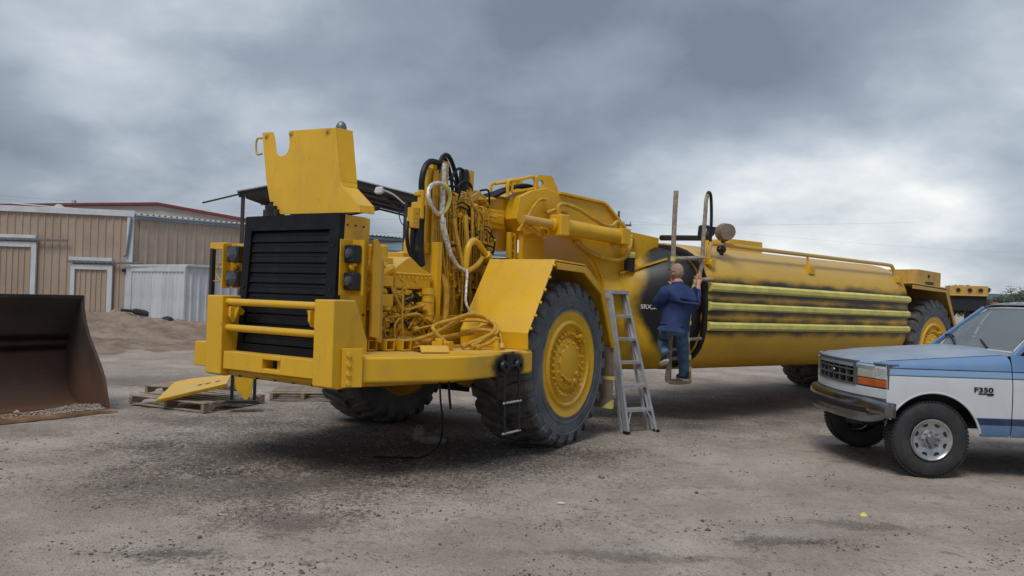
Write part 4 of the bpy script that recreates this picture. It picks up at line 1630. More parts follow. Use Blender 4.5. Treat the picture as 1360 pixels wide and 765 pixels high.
# mast
mb = MB()
mb.box(1.18, 1.36, .22, .28, 2.20, 3.14)
mb.box(.96, 1.12, .20, .26, 2.20, 3.26)
mb.box(1.10, 1.20, .16, .22, 2.30, 3.20)
mb.box(.90, 1.40, .14, .30, 2.18, 2.30)
ma = P(mb, 'hose_mast', 'yellow', bevel=.006)
mb = MB()
for z in (3.10, 3.16, 3.21):
    mb.cyl((.98, .262, z), (.98, .266, z), .013, n=8)
P(mb, 'mast_holes', 'white_paint', ma)
for k, x in enumerate((1.14, 1.17, 1.205, 1.24, 1.27, 1.30)):
    mb = MB()
    mb.tube([(x - .03, .30, 3.16 - .01 * k), (x, .32, 2.9), (x + .01, .33, 2.5), (x + .02, .34, 2.1), (x + .10, .40, 1.85), (x + .16, .45, 1.72)], .016, 6, 4)
    P(mb, 'hydraulic_line', 'yellow_hose', ma)
for (x0, x1, y0, y1, z0, z1) in ((.36, 1.12, .14, .27, 2.34, 2.58), (.50, .98, .12, .30, 1.86, 2.20), (.20, .62, .10, .26, 2.10, 2.40), (.84, 1.16, .16, .30, 2.62, 2.84), (.28, .50, .14, .28, 1.62, 1.95), (1.02, 1.24, .18, .32, 1.70, 2.10)):
    mb = MB()
    mb.box(x0, x1, y0, y1, z0, z1)
    P(mb, 'valve_body', 'yellow_engine', ma, bevel=.014)
    n_ = max(2, int((x1 - x0) / .11))
    for j in range(n_):
        xx = x0 + (x1 - x0) * (j + .5) / n_
        mb = MB()
        mb.cyl((xx, y1, (z0 + z1) / 2), (xx, y1 + .035, (z0 + z1) / 2), .034, n=12)
        mb.cyl((xx, y1 + .035, (z0 + z1) / 2), (xx, y1 + .06, (z0 + z1) / 2), .020, n=6)
        P(mb, 'spool_cap', 'yellow_engine', ma)
        mb = MB()
        mb.cyl((xx, (y0 + y1) / 2, z1), (xx, (y0 + y1) / 2, z1 + .05), .024, n=8)
        P(mb, 'port_fitting', 'yellow_engine', ma)
for k in range(30):
    x = .26 + .92 * (k + RND.random() * .6) / 30
    zt, zb_ = RND.uniform(2.45, 2.95), RND.uniform(1.45, 2.0)
    y = RND.uniform(.31, .38)
    dx = RND.uniform(-.10, .10)
    mb = MB()
    p = [(x, .26, zt), (x, y, zt - .03), (x, y, zt - .08), (x + dx * .2, y, (zt + zb_) / 2), (x + dx, y + .02, zb_ + .08), (x + dx, y, zb_ + .02), (x + dx + RND.uniform(-.08, .08), .26, zb_)]
    mb.tube(p, RND.choice((.007, .009, .012, .015)), 6, 4)
    for q_ in (p[2], p[4]):
        mb.cyl((q_[0], q_[1], q_[2] - .018), (q_[0], q_[1], q_[2] + .018), .020, n=6)
    P(mb, 'hydraulic_line', 'yellow_hose', ma)
for k in range(80):
    x, z = RND.uniform(.12, 1.18), RND.uniform(1.7, 2.92)
    s_ = RND.uniform(.014, .045)
    mb = MB()
    if k % 2:
        mb.box(x - s_, x + s_, .2, .34, z - s_ * .8, z + s_ * .8, rot=rotmat('Y', RND.uniform(-15, 15)))
    else:
        mb.cyl((x, .2, z), (x, .36, z), s_ * .8, n=10)
        mb.cyl((x, .36, z), (x, .39, z), s_ * .5, n=6)
    P(mb, 'valve_fitting', 'yellow_engine' if k % 9 else 'black_paint', ma, bevel=.003)
# wrapped coil and wrapped hose
mb = MB()
ctr = Vector((1.30, .40, 2.79))
for q0, q1, mt in ((0.2, 3.3, 'tape_yellow'), (3.2, 6.55, 'tape_light')):
    m = MB()
    m.tube([ctr + Vector((math.sin(t) * -.185, .02 * math.sin(2 * t), math.cos(t) * .17)) for t in [q0 + (q1 - q0) * i / 14 for i in range(15)]], .026, 9, 2)
    P(m, 'wrapped_coil', mt, ma)
m = MB()
m.tube([(1.17, .36, 3.2), (1.19, .37, 3.05), (1.17, .37, 2.95)], .028, 8)
m.tube([(1.20, .37, 2.95), (1.21, .38, 2.8), (1.22, .38, 2.66), (1.25, .40, 2.58)], .032, 8)
m.tube([(1.25, .42, 2.58), (1.26, .44, 2.48), (1.22, .46, 2.34), (1.16, .48, 2.18), (1.05, .5, 2.06), (.93, .52, 2.01)], [.036, .034, .030, .026, .022, .018], 9)
m.tube([(.95, .56, 2.02), (1.03, .62, 1.93), (1.12, .68, 1.80), (1.17, .72, 1.65), (1.12, .76, 1.55), (1.02, .8, 1.5)], .015, 7)
P(m, 'wrapped_hose', 'tape_light', ma)
m = MB()
m.tube([(.93, .50, 2.0), (.80, .5, 2.03), (.66, .5, 2.10), (.55, .48, 2.18)], .03, 8)
P(m, 'branch_hose', 'yellow_hose', ma)
# yellow elbow arch
m = MB()
m.tube([(.86, .46, 1.95), (.84, .46, 2.15), (.80, .46, 2.30), (.70, .46, 2.37), (.58, .46, 2.32), (.46, .46, 2.22)], .040, 10)
m.cyl((.46, .46, 2.22), (.40, .46, 2.17), .065, n=10)
P(m, 'elbow_pipe', 'yellow', ma)
m = MB()
m.cut()
m.tube([(1.02, .4, 2.60), (.98, .42, 2.40), (.90, .45, 2.1), (.87, .46, 1.95)], .022, 7)
m.cut()
m.tube([(.80, .40, 2.66), (.80, .42, 2.45), (.76, .42, 2.28)], .03, 7)
m.cut()
m.tube([(.68, .40, 2.85), (.66, .40, 2.6), (.66, .40, 2.40)], .018, 7)
m.cut()
m.tube([(.78, .40, 2.95), (.70, .42, 2.80), (.58, .42, 2.7), (.56, .42, 2.5)], .014, 6)
m.build_each('feed_pipe', 'yellow_hose', ma)
# black hoses: big arch at the left, bundle over the top, loops at the right
bh = [
    ([(1.50, .32, 2.80), (1.51, .32, 2.95), (1.47, .32, 3.10), (1.38, .31, 3.19), (1.25, .30, 3.21), (1.18, .30, 3.20)], .034),
    ([(1.17, .28, 3.14), (1.12, .28, 3.28), (1.02, .27, 3.33), (.92, .26, 3.28), (.80, .24, 3.14), (.70, .2, 3.02)], .026),
    ([(1.10, .22, 3.12), (1.06, .22, 3.27), (.98, .2, 3.31), (.88, .18, 3.24), (.76, .15, 3.08)], .024),
    ([(1.20, .30, 3.10), (1.17, .30, 3.25), (1.07, .30, 3.33)], .02),
    ([(.85, .24, 2.95), (.90, .26, 3.08), (.80, .26, 3.20), (.66, .24, 3.21), (.50, .20, 3.12), (.36, .16, 2.98), (.28, .12, 2.90)], .018),
    ([(.80, .26, 2.90), (.78, .28, 3.02), (.66, .28, 3.08), (.52, .26, 3.04), (.44, .22, 2.90)], .018),
    ([(.95, .24, 3.06), (.88, .26, 3.07), (.82, .26, 3.0), (.80, .24, 2.93)], .012),
    ([(.95, .24, 2.98), (.86, .26, 2.99), (.76, .26, 2.96)], .012),
    ([(.95, .24, 2.92), (.85, .26, 2.90), (.75, .26, 2.94), (.70, .26, 2.99)], .012),
    ([(1.70, .30, 2.50), (1.74, .33, 2.38), (1.73, .35, 2.22), (1.66, .37, 2.08), (1.58, .38, 2.0)], .022),
    ([(1.62, .30, 2.45), (1.66, .33, 2.3), (1.64, .35, 2.15), (1.58, .37, 2.02)], .018),
    ([(.72, .30, 2.46), (.58, .34, 2.48), (.48, .34, 2.40), (.44, .32, 2.28)], .03),
]
for pts, r_ in bh:
    m = MB()
    m.tube(pts, r_, 8, 6)
    P(m, 'black_hose', 'black_rubber')
m = MB()
m.tube([(1.52, .30, 2.66), (1.53, .30, 2.4), (1.55, .32, 2.2), (1.54, .34, 2.02)], [.05, .06, .075, .05], 8, 6)
m.tube([(1.46, .30, 2.70), (1.47, .30, 2.4), (1.49, .32, 2.1)], .035, 7, 5)
P(m, 'hose_bundle', 'black_rubber')
m = MB()
m.cyl((1.515, .32, 2.55), (1.505, .32, 2.86), .04, n=12)
m.box(1.55, 1.66, .26, .34, 2.44, 2.66)
m.box(1.48, 1.56, .26, .34, 2.80, 2.84)
for z in (2.5, 2.55, 2.6):
    m.box(1.57, 1.63, .335, .345, z, z + .02)
P(m, 'hose_clamp', 'yellow', bevel=.004)
for k in range(12):
    m = MB()
    x = RND.uniform(.3, 1.1)
    z = RND.uniform(2.2, 3.0)
    m.tube([(x, .32, z), (x - .08, .38, z + RND.uniform(-.02, .08)), (x - RND.uniform(.12, .3), .36, z - RND.uniform(.0, .12)), (x - RND.uniform(.1, .35), .30, z - RND.uniform(.15, .3))], RND.uniform(.006, .013), 6, 5)
    P(m, 'black_hose', 'black_rubber')
# black accumulator with yellow bracket
m = MB()
m.cyl((.62, .22, 2.96), (.61, .22, 3.20), .062, n=16)
m.lathe([(.062, 3.20), (.05, 3.225), (.0, 3.23)], (.61, .22, 0), 'z', 16)
ac = P(m, 'accumulator', 'black_paint')
m = MB()
m.box(.46, .54, .16, .26, 2.92, 3.23)
P(m, 'accumulator_bracket', 'yellow', ac, bevel=.005)
m = MB()
m.box(.40, .62, .12, .30, 2.86, 2.93, rot=rotmat('Y', 25))
m.cyl((.36, .2, 2.84), (.30, .2, 3.0), .05, n=10)
m.cyl((.26, .2, 2.84), (.22, .2, 2.98), .04, n=10)
for k in range(0):
    m.tube([(.9 - k * .08, .30, 2.92), (.80 - k * .08, .34, 2.88), (.70 - k * .06, .36, 2.78), (.68 - k * .06, .36, 2.6)], .013, 6, 4)
P(m, 'valve_stack', 'yellow_old', bevel=.005)

# ---- hitch: cross beams and the vertical kingpin
m = MB()
m.box(-.25, .95, -.30, .25, 2.58, 2.82)
m.box(-.20, .55, -.34, .28, 2.64, 2.76)
m.box(.10, .45, .10, .30, 2.50, 2.60)
hb = P(m, 'hitch_beam', 'yellow', bevel=.015)
m = MB()
m.cyl((-.33, 0, 2.32), (-.33, 0, 2.98), .20, n=28)
m.cyl((-.33, 0, 2.98), (-.33, 0, 3.02), .16, n=28)
P(m, 'kingpin', 'yellow')
m = MB()
m.box(-.90, -.36, .40, .46, 2.18, 2.59)
m.box(-.86, -.40, .20, .40, 2.22, 2.30)
jp = P(m, 'junction_plate', 'yellow', bevel=.008)
m = MB()
for x in (-.42, -.83):
    for z in (2.26, 2.53):
        bolt(m, (x, .46, z), 'y', .012, .01)
m.build_each('bolt', 'yellow_engine', jp)
m = MB()
m.box(-.10, .25, -.1, .2, 2.30, 2.42)
m.cyl((.10, .22, 2.30), (.10, .22, 2.56), .05, n=10)
m.box(-.28, -.22, .30, .36, 2.15, 2.55)
m.box(-.40, -.34, .30, .36, 2.15, 2.55)
for z in (2.2, 2.3, 2.4, 2.5):
    m.box(-.38, -.24, .31, .35, z, z + .025)
m.cyl((-.5, .0, 2.02), (.3, .0, 2.02), .16, n=18)
m.box(-.55, .3, -.5, .5, 1.60, 1.95)
P(m, 'hitch_castings', 'yellow_engine', bevel=.008)
m = MB()
m.tube([(.05, .3, 2.16), (-.1, .34, 2.19), (-.3, .34, 2.20), (-.5, .3, 2.18)], .02, 6)
m.tube([(.2, .1, 2.47), (-.1, .14, 2.46), (-.4, .1, 2.5)], .02, 6)
m.tube([(.85, .25, 2.44), (.5, .28, 2.44), (.2, .25, 2.45)], .018, 6)
m.cyl((.12, .05, 2.42), (.12, .05, 2.58), .05, n=10)
m.box(.0, .6, -.2, .1, 2.44, 2.50)
P(m, 'hitch_hoses', 'black_rubber')
# dangling cables beneath the tractor
m = MB()
m.tube([(1.95, 1.0, .93), (1.93, 1.0, .70), (1.88, 1.0, .45), (1.80, .90, .22), (1.80, .70, .06), (1.86, .50, .03), (2.02, .22, .03)], .011, 6, 6)
P(m, 'hanging_cable', 'black_rubber')
m = MB()
m.tube([(1.80, 1.0, .93), (1.79, 1.0, .75), (1.77, 1.01, .58)], .014, 6, 5)
P(m, 'hanging_cable', 'black_rubber')
# ================================================================== gooseneck and tank (tank frame, still parts of the water wagon)
_dA = frame_of(TK_A) - frame_of(TR_A)
TKL = (-.29953, .00222, 0)


def K(mb, name, mat, parent=None, **k):
    if parent is None:
        return mb.build(name, mat, WW, loc=TKL, rotz=_dA, **k)
    return mb.build(name, mat, parent, **k)


# gooseneck: tall box arching back and down to the tank
YG = .46
gprof = [(-.05, 2.72), (-.10, 3.0), (-.30, 3.10), (-.55, 3.16), (-.75, 3.10), (-1.55, 3.05), (-1.62, 3.02), (-1.95, 2.77), (-2.02, 2.72), (-2.75, 2.66), (-2.75, 1.6), (-1.55, 1.6),
         (-1.53, 1.99), (-1.42, 2.17), (-1.25, 2.34), (-1.05, 2.46), (-.85, 2.53), (-.62, 2.56), (-.40, 2.56), (-.2, 2.52)]
mb = MB()
mb.prism(gprof, 'y', -YG, YG)
gn = K(mb, 'gooseneck', 'yellow', bevel=.012)
# raised edge flange round the top and the arch
mb = MB()
mb.sheet([(-.75, 3.095), (-1.55, 3.045), (-1.62, 3.015), (-1.97, 2.745), (-2.0, 2.70)][::-1], 'y', YG - .02, YG + .05, .035)
mb.sheet([(-1.60, 1.62), (-1.575, 2.0), (-1.46, 2.20), (-1.28, 2.385), (-1.07, 2.51), (-.86, 2.575), (-.62, 2.605), (-.45, 2.61)], 'y', YG - .02, YG + .035, .03)
mb.box(-2.03, -1.99, YG - .01, YG + .04, 2.0, 2.72)
K(mb, 'edge_flange', 'yellow', gn, bevel=.006)
# lifting lug plate with a hole
mb = MB()
lug = [(-.42, 3.05), (-.46, 3.30), (-.50, 3.335), (-.72, 3.345), (-.76, 3.32), (-.90, 3.08)]
hole_c, hr = (-.545, 3.225), .05
# plate built as a ring of quads round the hole
cx_, cz_ = hole_c
ringo, ringi = [], []
NH = 24


def ray_poly(px, pz, dx, dz, poly):
    best = 1e9
    for i in range(len(poly)):
        a, b = poly[i], poly[(i + 1) % len(poly)]
        ex, ez = b[0] - a[0], b[1] - a[1]
        den_ = dx * ez - dz * ex
        if abs(den_) < 1e-9:
            continue
        t = ((a[0] - px) * ez - (a[1] - pz) * ex) / den_
        u = ((a[0] - px) * dz - (a[1] - pz) * dx) / den_
        if t > 0 and -1e-6 <= u <= 1 + 1e-6:
            best = min(best, t)
    return best


angs = sorted([2 * PI * k / NH for k in range(NH)] + [math.atan2(q[1] - cz_, q[0] - cx_) % (2 * PI) for q in lug])
for a in angs:
    dx, dz = math.cos(a), math.sin(a)
    t = ray_poly(cx_, cz_, dx, dz, lug)
    ringo.append((cx_ + dx * t, cz_ + dz * t))
    ringi.append((cx_ + dx * hr, cz_ + dz * hr))
m_ = len(angs)
for i in range(m_):
    j = (i + 1) % m_
    mb.prism([ringo[i], ringo[j], ringi[j], ringi[i]], 'y', .30, .34)
K(mb, 'lifting_lug', 'yellow', gn)
mb = MB()
mb.prism([(q[0], q[1]) for q in lug], 'y', -.34, -.30)
K(mb, 'lifting_lug', 'yellow', gn)
# guard loop of bent tube on top
mb = MB()
for y in (.36, .0):
    mb.tube([(.02, y, 3.02), (.02, y, 3.16), (-.02, y, 3.20), (-.12, y, 3.22), (-.36, y, 3.29), (-.41, y, 3.28), (-.43, y, 3.20), (-.43, y, 3.0), (-.45, y, 2.90)], .022, 7, 5)
mb.tube([(-.06, .36, 3.20), (-.06, .0, 3.20)], .02, 6)
mb.tube([(-.05, .36, 3.06), (-.05, .36, 3.2)], .02, 6)
mb.tube([(-.40, .36, 3.14), (-.05, .36, 3.06)], .02, 6)
K(mb, 'guard_loop', 'yellow', gn)
# black hoses running over it
for k in range(4):
    mb = MB()
    mb.tube([(.62, -.02 + k * .06, 3.02 - k * .02), (.40, .02 + k * .05, 2.98 - k * .02), (.15, .08 + k * .05, 3.02 - .01 * k), (-.1, .12 + k * .05, 3.12), (-.35, .14 + k * .05, 3.18), (-.8, .1 + k * .04, 3.14), (-1.3, .05 + k * .04, 3.10)], .026, 7, 6)
    K(mb, 'top_hose', 'black_rubber', gn)
# steering cylinder on the side
cy = YG + .17
mb = MB()
mb.cyl((-.66, cy, 2.66), (-1.72, cy, 2.60), .105, n=24)
cylb = K(mb, 'steering_cylinder', 'yellow', gn)
mb = MB()
mb.cyl((-.02, cy, 2.70), (-.60, cy, 2.668), .055, n=18)
K(mb, 'piston_rod', 'yellow_old', gn)
mb = MB()
mb.cut()
mb.box(-.70, -.54, cy - .13, cy + .13, 2.53, 2.80)
mb.cyl((-.54, cy, 2.67), (-.49, cy, 2.67), .085, n=18)
mb.box(-.66, -.58, YG, cy - .13, 2.58, 2.75)
mb.cut()
mb.box(-1.84, -1.68, cy - .12, cy + .12, 2.49, 2.71)
mb.box(-1.80, -1.72, YG, cy - .12, 2.52, 2.68)
mb.cyl((-1.80, cy, 2.49), (-1.80, cy, 2.45), .04, n=10)
mb.build_each('cylinder_head', 'yellow', gn, bevel=.015)
hz = [
    ([(-.62, cy, 2.80), (-.60, cy, 2.90), (-.70, cy, 2.95), (-.95, cy + .02, 2.90), (-1.2, cy + .03, 2.80), (-1.45, cy + .03, 2.73), (-1.6, cy, 2.74), (-1.68, cy, 2.80), (-1.74, cy, 2.77), (-1.76, cy, 2.68)], .028),
    ([(-.50, YG + .06, 2.82), (-.62, YG + .08, 2.87), (-.75, YG + .1, 2.86), (-.80, YG + .12, 2.82), (-.74, YG + .1, 2.79), (-.62, YG + .1, 2.78)], .024),
    ([(-.05, YG + .05, 2.55), (-.20, YG + .05, 2.75), (-.30, YG + .05, 2.90), (-.40, YG + .05, 2.99), (-.50, YG + .04, 3.0)], .02),
    ([(-1.05, YG + .04, 2.50), (-1.2, YG + .06, 2.40), (-1.4, YG + .10, 2.32), (-1.65, YG + .14, 2.27), (-1.85, YG + .14, 2.30), (-1.98, YG + .12, 2.42), (-2.06, YG + .08, 2.56), (-2.10, YG + .02, 2.64)], .034),
    ([(-2.08, YG + .03, 2.64), (-2.16, YG + .03, 2.60), (-2.20, YG + .02, 2.50)], .022),
    ([(-.45, YG + .1, 2.50), (-.3, YG + .1, 2.56), (-.15, YG + .08, 2.64)], .03),
]
for pts, r_ in hz:
    mb = MB()
    mb.tube(pts, r_, 8, 6)
    for e_ in (0, -1):
        a, b = Vector(pts[e_]), Vector(pts[1 if e_ == 0 else -2])
        mb.cyl(a, a + (b - a).normalized() * .06, r_ * 1.35, n=8)
    K(mb, 'hydraulic_hose', 'yellow_hose', gn)
mb = MB()
mb.cyl((-2.04, YG + .09, 2.14), (-2.04, YG + .09, 2.33), .075, n=16)
rs = K(mb, 'brake_reservoir', 'rust_bucket', gn)
mb = MB()
mb.lathe([(.082, 2.325), (.086, 2.34), (.086, 2.385), (.07, 2.405), (0, 2.41)], (-2.04, YG + .09, 0), 'z', 18)
K(mb, 'reservoir_cap', 'tape_yellow', gn)
mb = MB()
mb.box(-2.30, -2.12, YG, YG + .012, 2.20, 2.42)
mb.box(-2.03, -1.99, -.02, .25, 2.72, 2.80)
K(mb, 'access_plate', 'yellow', gn, bevel=.004)

# throat: loft from the round neck to the front of the tank
NS = 40


def sect(x, hw, z0, z1, pw, yc=0.0):
    r = []
    zc_, hh = (z0 + z1) / 2, (z1 - z0) / 2
    for k in range(NS):
        t = 2 * PI * k / NS
        c, s_ = math.cos(t), math.sin(t)
        r.append((x, yc + hw * math.copysign(abs(c) ** (2 / pw), c), zc_ + hh * math.copysign(abs(s_) ** (2 / pw), s_)))
    return r


mb = MB()
mb.loft([sect(-1.50, .40, .95, 2.00, 2.4), sect(-1.54, .50, .82, 2.14, 2.6), sect(-1.64, .57, .76, 2.20, 2.8), sect(-1.90, .61, .73, 2.22, 2.9), sect(-2.05, .70, .72, 2.27, 2.9), sect(-2.2, .82, .72, 2.34, 2.9),
         sect(-2.45, 1.03, .71, 2.46, 2.9), sect(-2.66, 1.19, .71, 2.54, 2.9), sect(-2.80, 1.24, .72, 2.54, 2.9)], (True, False))
th = K(mb, 'throat', 'yellow_throat', angle=50)
mb = MB()
# neck seam collar
mb.loft([sect(-1.875, .605, .73, 2.215, 2.9), sect(-1.885, .622, .722, 2.232, 2.9), sect(-1.905, .625, .72, 2.234, 2.9), sect(-1.915, .612, .73, 2.222, 2.9)], (False, False))
K(mb, 'neck_collar', 'yellow', th)
# diagonal edge plate from the neck to the tank top
mb = MB()
for i in range(6):
    t0, t1 = i / 8, (i + 1) / 8
    def ep(t):
        x = -1.90 - .80 * t
        f_ = min(1, max(0, (-x - 1.9) / .76))
        hw_, zt_ = .61 + .58 * f_, 2.22 + .32 * f_
        y = hw_ * .74
        zc_, hh_ = (zt_ + .72) / 2, (zt_ - .72) / 2
        return Vector((x, y, zc_ + hh_ * (1 - .74 ** 2.9) ** (1 / 2.9) + .015))
    a, b = ep(t0), ep(t1)
    mb.add([a, b, b + Vector((0, .05, .012)), a + Vector((0, .05, .012)), a - Vector((0, 0, .03)), b - Vector((0, 0, .03)), b + Vector((0, .05, -.02)), a + Vector((0, .05, -.02))],
           [(0, 1, 2, 3), (7, 6, 5, 4), (3, 2, 6, 7), (0, 4, 5, 1)])
K(mb, 'edge_plate', 'yellow', th)
text_mesh('stencil_lettering', 'SRX,3K', .085, 'white_paint', th, (-2.195, .822, 1.645), (rad(90), 0, rad(180 - 38.7)), .001, True)

# tank shell: sits a little lower at the rear
mb = MB()
rg_ = []
for x, hw, z0, z1 in ((-2.74, 1.33, .76, 2.53), (-2.745, 1.365, .735, 2.565), (-2.77, 1.385, .725, 2.585), (-2.85, 1.40, .715, 2.60)):
    rg_.append(sect(x, hw, z0, z1, 3.2))
for i in range(1, 12):
    t = i / 11
    rg_.append(sect(-2.85 - 5.65 * t, 1.40, .715 - .06 * t, 2.60 - .03 * t, 3.2))
for x, hw, z0, z1 in ((-8.56, 1.385, .665, 2.555), (-8.62, 1.35, .70, 2.52), (-8.66, 1.25, .80, 2.42), (-8.68, 1.0, 1.0, 2.20)):
    rg_.append(sect(x, hw, z0, z1, 3.2))
mb.loft(rg_, (False, True))
mb.loft([sect(-2.74, 1.33, .76, 2.53, 3.2), sect(-2.76, 1.25, .80, 2.48, 3.2), sect(-2.80, 1.20, .84, 2.44, 3.2)], (False, False))
tk = K(mb, 'tank', 'yellow_tank', angle=50)
mb = MB()
# black front lip of the shell
for x0, x1, e0, e1 in ((-2.725, -2.745, .0, .012),):
    mb.loft([sect(-2.73, 1.30, .785, 2.50, 3.2), sect(-2.728, 1.345, .748, 2.545, 3.2), sect(-2.75, 1.378, .727, 2.58, 3.2)], (False, False))
K(mb, 'front_lip', 'black_paint', tk)
for zf in (1.95, 1.685, 1.408):
    mb = MB()
    y0 = 1.385
    hx = [(y0, -.062), (y0 + .045, -.030), (y0 + .045, .030), (y0, .062), (y0 - .02, .062), (y0 - .02, -.062)]
    ra = [(-2.76, y, zf + z) for y, z in hx]
    rb = [(-8.58, y, zf - .058 + z) for y, z in hx]
    mb.loft([ra, rb], (True, True), smooth=False)
    K(mb, 'masked_rib', 'tape_yellow', tk, bevel=.004)
# handrail along the top edge
mb = MB()
mb.tube([(-2.86, 1.27, 2.30), (-2.88, 1.26, 2.46), (-2.95, 1.24, 2.545), (-3.10, 1.22, 2.57), (-4.5, 1.22, 2.552), (-5.6, 1.22, 2.54), (-7.0, 1.22, 2.525), (-8.10, 1.22, 2.512), (-8.25, 1.22, 2.48), (-8.31, 1.23, 2.40), (-8.33, 1.23, 2.27)], .032, 8, 5)
hr_ = K(mb, 'tank_handrail', 'yellow_tank', tk)
mb = MB()
mb.cut()
mb.tube([(-5.45, 1.22, 2.545), (-5.45, 1.24, 2.36)], .022, 7)
mb.box(-5.53, -5.37, 1.20, 1.32, 2.24, 2.36)
mb.cut()
mb.box(-8.41, -8.25, 1.22, 1.36, 2.20, 2.30)
mb.cut()
mb.box(-2.93, -2.79, 1.24, 1.34, 2.26, 2.36)
mb.cyl((-2.86, 1.30, 2.28), (-2.86, 1.36, 2.28), .06, n=12)
mb.build_each('rail_bracket', 'yellow', tk, bevel=.006)
# hatch box on the tank top, spray pipe
mb = MB()
mb.box(-5.25, -4.35, .0, .52, 2.50, 2.76)
K(mb, 'hatch_box', 'yellow', tk, bevel=.012)
mb = MB()
mb.tube([(-2.75, .5, 2.66), (-3.2, .5, 2.69), (-3.68, .5, 2.72)], .042, 10, 4)
mb.tube([(-3.66, .5, 2.72), (-3.80, .5, 2.75), (-3.89, .5, 2.82), (-3.91, .5, 2.90)], [.045, .06, .07, .075], 10, 4)
mb.box(-4.05, -3.84, .44, .56, 2.89, 2.91)
K(mb, 'spray_pipe', 'black_paint', tk)
# work lamp wrapped in brown paper
mb = MB()
mb.sphere((-3.30, 1.20, 2.75), (.12, .14, .135), 14, 10)
mb.cyl((-3.28, 1.22, 2.75), (-3.22, 1.33, 2.75), .13, .115, 16)
wlp = K(mb, 'wrapped_lamp', 'paper_brown', tk)
mb = MB()
mb.cyl((-3.28, 1.18, 2.42), (-3.30, 1.19, 2.66), .03, n=8)
mb.sphere((-3.22, 1.22, 2.50), (.09, .06, .06), 10, 6)
K(mb, 'lamp_mount', 'black_paint', tk)

# boarding ladder wrapped in paper and tape, with grab rails
YL = 1.32
lad = MB()
lad.tube([(-2.47, YL, .64), (-2.44, YL, .98), (-2.40, YL, 1.3), (-2.44, YL, 1.60), (-2.49, YL, 1.92)], .028, 8)
bl = K(lad, 'boarding_ladder', 'paper_wrap')
mb = MB()
mb.tube([(-2.05, YL, .66), (-2.05, YL, .95), (-2.06, YL, 1.6), (-2.06, YL, 2.25)], .028, 8)
K(mb, 'ladder_rail', 'paper_wrap', bl)
mb = MB()
mb.tube([(-2.49, YL, 1.92), (-2.53, YL, 1.98), (-2.58, YL, 2.05), (-2.63, YL, 2.15), (-2.67, YL, 2.32), (-2.68, YL, 2.6), (-2.72, YL - .01, 3.0), (-2.74, YL - .02, 3.14), (-2.78, YL - .03, 3.23)], .028, 8)
K(mb, 'grab_rail', 'paper_wrap', bl)
mb = MB()
mb.tube([(-2.77, YL - .03, 3.22), (-2.81, YL - .04, 3.27), (-2.88, YL - .06, 3.26), (-2.93, YL - .08, 3.17), (-2.96, YL - .09, 2.9), (-2.96, YL - .10, 2.5)], .022, 8)
mb.prism([(-2.93, 2.79), (-2.93, 2.82), (-2.80, 2.82), (-2.72, 2.80), (-2.70, 2.68), (-2.73, 2.62), (-2.80, 2.68), (-2.84, 2.76)], 'y', YL - .12, YL - .10)
K(mb, 'bare_rail', 'black_paint', bl)
mb = MB()
mb.tube([(-2.06, YL, 2.25), (-2.06, YL, 2.6), (-2.07, YL, 3.0), (-2.08, YL, 3.21)], .032, 8)
K(mb, 'grab_rail', 'paper_wrap', bl)
mb = MB()
mb.tube([(-2.06, YL + .02, 2.30), (-2.67, YL + .01, 2.345)], .03, 8)
K(mb, 'cross_rail', 'paper_wrap', bl)
mb = MB()
mb.tube([(-2.57, YL, 2.045), (-2.76, YL + .12, 2.055)], .024, 8)
K(mb, 'stub_rail', 'paper_wrap', bl)
mb = MB()
mb.tube([(-2.40, YL, 1.22), (-2.66, YL + .02, 1.235)], .022, 8)
K(mb, 'stub_rail', 'paper_wrap', bl)
for z in (.66, .97, 1.09, 1.40):
    mb = MB()
    if z < .7:
        mb.tube([(-2.05, YL, .90), (-2.01, YL + .01, .76), (-2.02, YL + .01, .69), (-2.10, YL + .02, .665), (-2.3, YL + .02, .655), (-2.47, YL, .655)], .038, 8)
    else:
        mb.cyl((-2.05, YL, z), (-2.43, YL, z), .022, n=8)
    K(mb, 'ladder_rung', 'paper_wrap', bl)
for x, z in ((-2.47, .66), (-2.44, .98), (-2.40, 1.22), (-2.42, 1.45), (-2.46, 1.75), (-2.55, 2.02), (-2.60, 2.09), (-2.67, 2.34), (-2.06, 2.30), (-2.03, .68), (-2.455, .82)):
    mb = MB()
    mb.cyl((x, YL - .002, z - .03), (x, YL - .002, z + .03), .037, n=9)
    K(mb, 'tape_band', 'tape_yellow', bl)

# ---- rear wheels, fenders, rear frame
for s in (1, -1):
    w_ = big_wheel(0, 0, 0, s, {})
    # move into the tank frame
    v = Matrix.Rotation(_dA, 3, 'Z') @ Vector((-9.62, s * 1.01, .955))
    w_.location = (TKL[0] + v.x, TKL[1] + v.y, v.z)
    w_.rotation_euler = (0, rad(7 if s > 0 else 3), _dA)
    mb = MB()
    mb.sheet([(-8.60, 2.19), (-10.0, 2.13), (-10.55, 1.25)][::-1], 'y', min(s * .55, s * 1.45), max(s * .55, s * 1.45), .025)
    mb.prism([(-8.60, 2.17), (-10.0, 2.11), (-10.55, 1.25), (-10.47, 1.24), (-9.95, 2.06), (-8.60, 2.10)], 'y', s * 1.43, s * 1.455)
    mb.prism([(-8.66, 2.17), (-10.0, 2.11), (-10.5, 1.25), (-10.2, .9), (-8.66, .9)], 'y', s * .50, s * .55)
    K(mb, 'rear_fender', 'yellow_old', bevel=.008)
mb = MB()
mb.box(-11.2, -8.6, -.50, .50, .75, 2.05)
mb.cyl((-9.62, -.7, .955), (-9.62, .7, .955), .22, n=18)
rf = K(mb, 'rear_frame', 'yellow_old', bevel=.015)
mb = MB()
mb.box(-9.95, -9.0, .75, 1.35, 2.17, 2.46, rot=rotmat('Y', -2))
tb = K(mb, 'tool_box', 'yellow_old', rf, bevel=.01)
